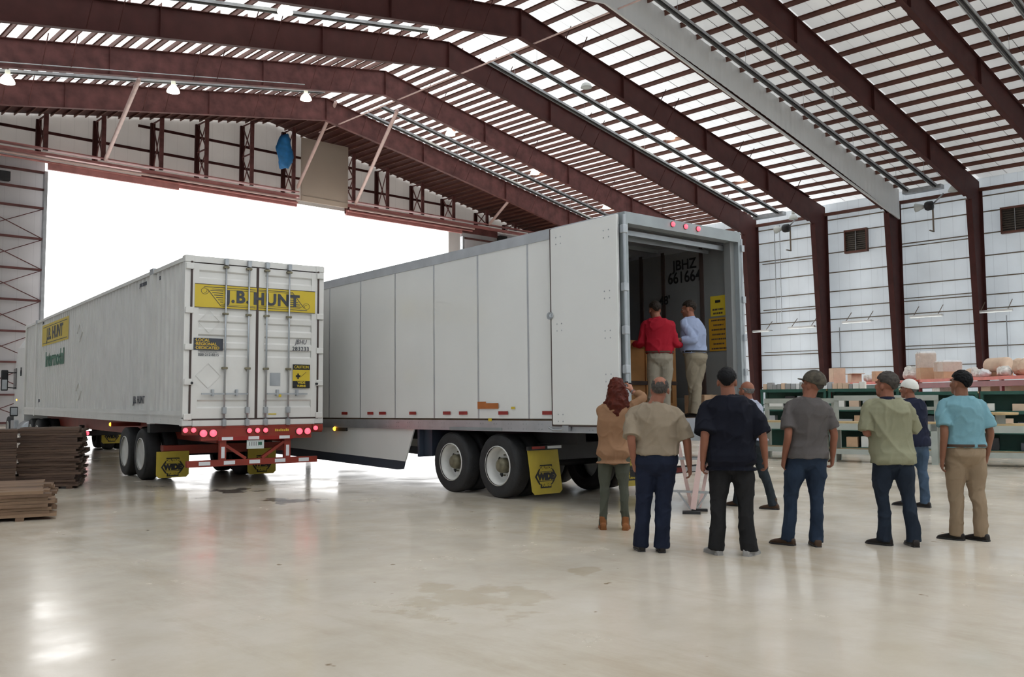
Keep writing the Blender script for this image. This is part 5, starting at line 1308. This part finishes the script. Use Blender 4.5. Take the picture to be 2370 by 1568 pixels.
MB().box(-.30,.30,.10,.34,.72,.75).box(-.32,-.28,.10,.5,.60,1.0).box(.28,.32,.10,.5,.60,1.0).build('step', M['galv'], ws)
for x, y in ((-.40,.88),(.38,.88)): MB().box(x,x+.04,y,y+.04,0,1.06).build('rear_post', M['galv'], ws)

# ================================================================== benches, shelves and racks
def frame_at(pxa, pya, za, pxb, pyb, zb):
    """ground line from two picture points known to be at heights za, zb"""
    a = on(pxa, pya, 2, za); b = on(pxb, pyb, 2, zb); d = b-a; return Vector((a.x,a.y,0)), math.atan2(d.y, d.x), Vector((d.x,d.y,0)).length
def bench(o, rz, L_, D_, z, label, upper=0, top='benchtop', items=()):
    t = thing('workbench', label, 'workbench', o, rz, 'grey workbenches')
    MB().box(0,L_,0,D_,z-.04,z).build('bench_top', M[top], t)
    MB().box(0,L_,-.02,.03,z-.20,z-.04).box(0,L_,D_-.03,D_+.02,z-.20,z-.04).build('apron_rail', M['greybench'], t)
    for x in (0, L_-.14):
        for y in (-.02, D_-.12): MB().box(x,x+.14,y,y+.14,0,z-.04).build('leg', M['greybench'], t)
    if L_ > 2.6: MB().box(L_/2-.07,L_/2+.07,-.02,.12,0,z-.04).build('leg', M['greybench'], t)
    MB().box(.14,L_-.14,0,.05,.20,.32).build('lower_rail', M['greybench'], t)
    MB().box(.05,L_-.05,.05,D_,.29,.31).build('lower_shelf', M['benchtop'], t)
    if upper:
        for x in (0, L_*.5, L_-.1): MB().box(x,x+.1,D_-.1,D_,z,upper).build('upper_post', M['greybench'], t)
        MB().box(0,L_,D_-.12,D_-.0,upper-.13,upper).box(0,L_,D_-.08,D_-.03,z+.28,z+.36).build('upper_rail', M['greybench'], t)
    return t
A = on(1748,1062,2,0); B = on(1916,1068,2,0); D = on(1922,1070,2,0); E = on(2172,1077,2,0); F = on(2236,1080,2,0); G = on(2440,1085,2,0)
for (a, b, lb, up) in ((A,B,'grey workbench behind the bald man, with open shelf below',1.55),(D,E,'long grey workbench with upper rails behind the folded-arms man',1.62),(F,G,'grey workbench with plywood top at the right picture edge',0)):
    d = b-a; bench(a, math.atan2(d.y,d.x), d.length, .85, .98 if up else .96, lb, up)
def shelf(o, rz, L_, D_, H_, n, label, col='shelfgreen'):
    t = thing('storage_shelf', label, 'shelf', o, rz, 'green storage shelves')
    for x in (0, L_-.07):
        for y in (0, D_-.06): MB().box(x,x+.07,y,y+.06,0,H_).build('post', M[col], t)
    for k in range(n):
        z = .12+(H_-.17)*k/(n-1); MB().box(0,L_,0,D_,z,z+.045).build('shelf_board', M['benchtop' if k == n-1 else col], t)
        MB().box(0,L_,-.012,0,z-.04,z+.05).build('shelf_lip', M[col], t)
    MB().box(.02,L_-.02,D_-.02,D_,.1,H_-.03).build('back_panel', M[col], t)
    return t
s0 = on(1735,1052,2,0); s1 = on(2540,1074,2,0); s0 = s0+Vector((1.6,.6,0)); s1 = s1+Vector((1.5,1.0,0)); d = s1-s0; rz = math.atan2(d.y,d.x); L_ = d.length; u = d.normalized(); vv = Vector((-u.y,u.x,0))
nS = 4; names = ['green steel shelf behind the bald man','green steel shelf behind the man in the camouflage cap','green steel shelf behind the folded-arms man','green steel shelf under the red rack at the right edge']
rb = random.Random(5)
shel = []
for i in range(nS):
    o = s0+u*(L_*i/nS); ls = L_/nS-.06; shelf(o, rz, ls, .6, 1.82 if i < 2 else 1.72, 4, names[i]); shel.append((o, ls))
    for k in range(3):
        z = .12+((1.82 if i < 2 else 1.72)-.17)*k/3+.045; x = .15
        while x < ls-.55:
            w_ = .16+rb.random()*.34; h_ = .16+rb.random()*.24; q = o+u*(x)+vv*(.04+rb.random()*.06)
            if rb.random() < .93:
                m_ = rb.choice(['card','paper','slate','railgrey','card2','dark'])
                b = MB().bbox(0,w_,0,.32,0,h_,.006).build('storage_bin', M[m_], None, loc=(q.x,q.y,z), rot=(0,0,rz)); tag(b, f'{dict(card="brown",paper="white",slate="slate",railgrey="grey",card2="tan",dark="black")[m_]} bin, {["lowest","middle","upper"][k]} level, {names[i]}', 'bin', 'bins on the green shelves')
            x += w_+.03+rb.random()*.14
# paper boxes along the top of the far-left shelf
o, ls = shel[0]; x = .05; i = 0
while x < ls*1.55 and i < 26:
    w_ = .09+rb.random()*.09; h_ = .14+rb.random()*.07; q = s0+u*x+vv*.12
    m_ = rb.choice(['paper','railgrey','card2','whiterefl','greyprint'])
    b = MB().bbox(0,w_-.012,0,.28,0,h_,.004).build('file_box', M[m_], None, loc=(q.x,q.y,1.82), rot=(0,0,rz)); tag(b, 'pale narrow file box in the row standing on the left green shelf tops', 'box', 'file boxes on the shelf tops')
    x += w_; i += 1
# pallet racks with red decks
RZ = 2.25
def rack(pa, pb, label, posts):
    a = Vector((pa.x,pa.y,0)); b = Vector((pb.x,pb.y,0)); d = b-a; L_ = d.length; rz = math.atan2(d.y,d.x)
    t = thing('pallet_rack', label, 'rack', a, rz, 'pallet racks')
    MB().box(0,L_,0,1.3,RZ-.03,RZ).build('deck', M['deckred'], t); MB().box(0,L_,-.03,.0,RZ-.10,RZ+.015).build('deck_lip', M['deckred'], t)
    MB().box(0,L_,-.05,.05,RZ-.32,RZ-.13).box(0,L_,1.2,1.3,RZ-.32,RZ-.13).build('beam', M[posts], t)
    MB().box(0,L_,-.03,.04,1.25,1.38).build('middle_beam', M[posts], t); MB().box(0,L_,0,1.3,1.38,1.40).build('middle_shelf', M['card'], t)
    n = max(2, int(L_/2.4)+1)
    for k in range(n):
        x = (L_-.12)*k/(n-1)
        for y in (-.02, 1.2): MB().box(x,x+.12,y,y+.1,0,RZ-.10).build('post', M[posts], t)
    return a, rz, L_, d.normalized()
R1 = rack(on(1900,890,2,RZ), on(2122,880,2,RZ), 'long rack with a red deck behind the two capped men', 'shelfgreen')
R2 = rack(on(2126,880,2,RZ), on(2440,867,2,RZ), 'dark red steel rack with a red deck behind the aqua-shirted man', 'rackred')
def onrack(px, z=RZ, off=.35):
    # spot on the rack deck seen at picture column px
    best = None
    for (a, rz, L_, u_) in (R1, R2):
        v_ = Vector((-u_.y,u_.x,0)); dr = ray(px, 880)
        # solve CAM + t*dr = a + s*u + off*v  (in plan)
        ax, ay = dr.x, dr.y; bx, by = -u_.x, -u_.y; p_ = a+v_*off; cx, cy = p_.x, p_.y
        det = ax*by-ay*bx; t_ = (cx*by-cy*bx)/det; s_ = (ax*cy-ay*cx)/det
        if -.5 <= s_ <= L_+.5 or best is None: best = (a+u_*s_+v_*off, rz)
        if 0 <= s_ <= L_: return a+u_*s_+v_*off, rz
    return best
def wrapmat():
    m = mat('clear_wrap', (.8,.8,.8), .2, 0, .1, 8, .4, 20); m.node_tree.nodes['Principled BSDF'].inputs['Alpha'].default_value = .35; return m
M['wrap'] = wrapmat()
def carton(px, w_, d_, h_, label, m='card', rz_=0, z=RZ, off=.3, wrap=False, lid=False):
    p, rz = onrack(px, z, off)
    t = thing('carton', label, 'box', (p.x,p.y,z), rz+rz_, 'cartons on the red racks')
    MB().bbox(-w_/2,w_/2,0,d_,0,h_,.01).build('body', M[m], t)
    MB().box(-.03,.03,-.003,d_+.003,h_+.0005,h_+.003).build('tape', M['benchtop'], t)
    if wrap:
        b = MB(); rings = []
        for k in range(6):
            zz = h_*(.45+.62*k/5); i_ = .012-(.05 if k == 5 else 0); rings.append([(x,y,zz+.02*math.sin(x*9+k)) for x,y in [(-w_/2-i_,-i_),(0,-i_-.03),(w_/2+i_,-i_),(w_/2+i_+.02,d_/2),(w_/2+i_,d_+i_),(0,d_+i_+.02),(-w_/2-i_,d_+i_),(-w_/2-i_-.02,d_/2)]])
        b.loft(rings, False); b.build('stretch_wrap', M['wrap'], t)
    if lid: MB().box(-w_/2-.15,w_/2+.25,-.05,d_+.05,h_+.004,h_+.03).build('lid_board', M['card'], t)
def bundle(px, r_, h_, label, m='film', off=.3, seed=1, z=RZ):
    p, rz = onrack(px, z, off); rr = random.Random(seed); P_ = []
    root_ = thing('wrapped_bundle', label, 'bundle', (p.x,p.y,z), rz, 'bags and bundles on the red racks')
    for k in range(7):
        c_ = Vector(((rr.random()-.5)*r_*1.1, r_+(rr.random()-.5)*r_*.6, 0)); q = r_*(.38+rr.random()*.22); hh = h_*(.35+rr.random()*.55)
        P_.append(limb([c_+Vector((0,0,q*.8)), c_+Vector(((rr.random()-.5)*.1,(rr.random()-.5)*.1,max(q*.9,hh-q*.6)))], [q, q*.75], 12))
    P_.append(limb([Vector((-r_*.5,r_,r_*.35)),Vector((r_*.5,r_,r_*.35))],[r_*.42,r_*.42],12))
    o = shape('bag', P_, .03, M[m], root_, 1, .03, 6); mn = min(v.co.z for v in o.data.vertices)
    for v in o.data.vertices: v.co.z -= mn
carton(1924,.62,.6,.78,'upright brown carton at the left end of the red deck','card2')
carton(1966,.45,.5,.42,'open brown carton with a board lying across it','card2', lid=True)
bundle(1996,.36,.46,'clear plastic bag of scraps beside the open carton', seed=3)
carton(2022,.38,.5,.48,'small plain brown carton right of the clear bag')
bundle(2046,.28,.30,'small white bag lying low on the red deck', seed=8)
bundle(2086,.46,.66,'round plastic-wrapped bundle left of the tall carton stack', seed=4)
carton(2126,.56,.6,1.06,'tallest brown carton, plastic over its front','card', -.15, wrap=True)
carton(2173,.80,.7,.66,'broad brown carton under clear wrap beside the tallest one','card', -.1, wrap=True)
bundle(2226,.34,.22,'low heap of brown paper on the red deck','card2', seed=6)
bundle(2248,.30,.45,'lumpy plastic bag left of the big pale roll', seed=7)
p, rz = onrack(2283)
t = thing('wrapped_roll', 'big pale wrapped roll lying high on the right rack', 'roll', (p.x,p.y,RZ), rz+.1)
MB().lathe([(.0,-.48),(.25,-.48),(.28,-.44),(.28,.44),(.25,.48),(.0,.48)],'x',20,(0,.5,.42)).build('roll', M['card2'], t, True); MB().box(-.45,.45,.3,.7,0,.18).build('cradle', M['card'], t)
bundle(2262,.30,.34,'blue and white bag in front of the pale roll','whiterefl', off=.1, seed=12)
bundle(2306,.32,.42,'two knotted white bags in front of the roll','film', off=.05, seed=9)
bundle(2340,.46,.70,'large brown wrapped bundle near the right picture edge','card2', seed=10)
for px, lb in ((2165,'white wrapped parcel on the middle shelf behind the man in the aqua shirt'),(2280,'brown wrapped parcel on the middle shelf right of the aqua shirt'),(2328,'upright brown carton on the middle shelf near the right edge')):
    carton(px,.55,.5,.55,lb,'film' if '2165' in str(px) else 'card2', z=1.40, off=.2)
# things on the right bench
bt = F+(G-F)*.62; rz = math.atan2((G-F).y,(G-F).x)
t = thing('wooden_disc', 'flat round plywood lid propped on the right workbench', 'lid', (bt.x+.1,bt.y+.4,.96), rz)
MB().lathe([(.0,.20),(.36,.20),(.37,.22),(.37,.26),(.0,.27)],'z',28).build('disc', M['benchtop'], t); MB().box(-.1,.1,-.1,.1,0,.2).build('block', M['greybench'], t)
b2 = F+(G-F)*.30; t = thing('toolbox', 'grey-green square can on the right workbench', 'can', (b2.x+.1,b2.y+.35,.96), rz)
MB().bbox(-.13,.13,-.13,.13,0,.34,.02).build('body', M['greybench'], t); MB().tube([(-.08,0,.34),(-.08,0,.40),(.08,0,.40),(.08,0,.34)],.012,8).build('handle', M['dark'], t)
b3 = D+(E-D)*.86; t = thing('paper_bag', 'crumpled white bag on the long grey workbench', 'bag', (b3.x+.15,b3.y+.35,.98), rz)
shape('bag', [limb([Vector((-.1,0,.1)),Vector((.12,.02,.12))],[.11,.10],12), limb([Vector((0,0,.12)),Vector((.02,0,.22))],[.07,.05],12)], .015, M['film'], t, 1, .015, 12)

# ================================================================== light, sky, camera
w = bpy.data.worlds.new('sky'); bpy.context.scene.world = w; w.use_nodes = True
bg = w.node_tree.nodes['Background']; bg.inputs[0].default_value = (1.0,.99,.98,1); bg.inputs[1].default_value = 3.4
cd = bpy.data.cameras.new('camera'); cam = bpy.data.objects.new('photo_camera', cd); C.objects.link(cam)
cd.sensor_width = 36; cd.sensor_fit = 'HORIZONTAL'; cd.lens = FPX/2370*36; cd.clip_end = 500
mw = Matrix.Identity(4)
for i in range(3): mw[i][0] = _R[i]; mw[i][1] = _U[i]; mw[i][2] = -_f[i]; mw[i][3] = CAM[i]
cam.matrix_world = mw
sc = bpy.context.scene; sc.camera = cam
sc.view_settings.view_transform = 'Standard'; sc.view_settings.look = 'None'; sc.view_settings.gamma = 1; sc.view_settings.exposure = 0.18
sc.view_settings.use_curve_mapping = False
sc.cycles.max_bounces = 8; sc.cycles.diffuse_bounces = 4; sc.cycles.glossy_bounces = 3; sc.cycles.transmission_bounces = 4
sc.cycles.use_denoising = True; sc.cycles.use_adaptive_sampling = True; sc.cycles.adaptive_threshold = .02; sc.cycles.sample_clamp_indirect = 6
for o in list(bpy.data.objects):
    if o.name.startswith('tmp'): bpy.data.objects.remove(o)
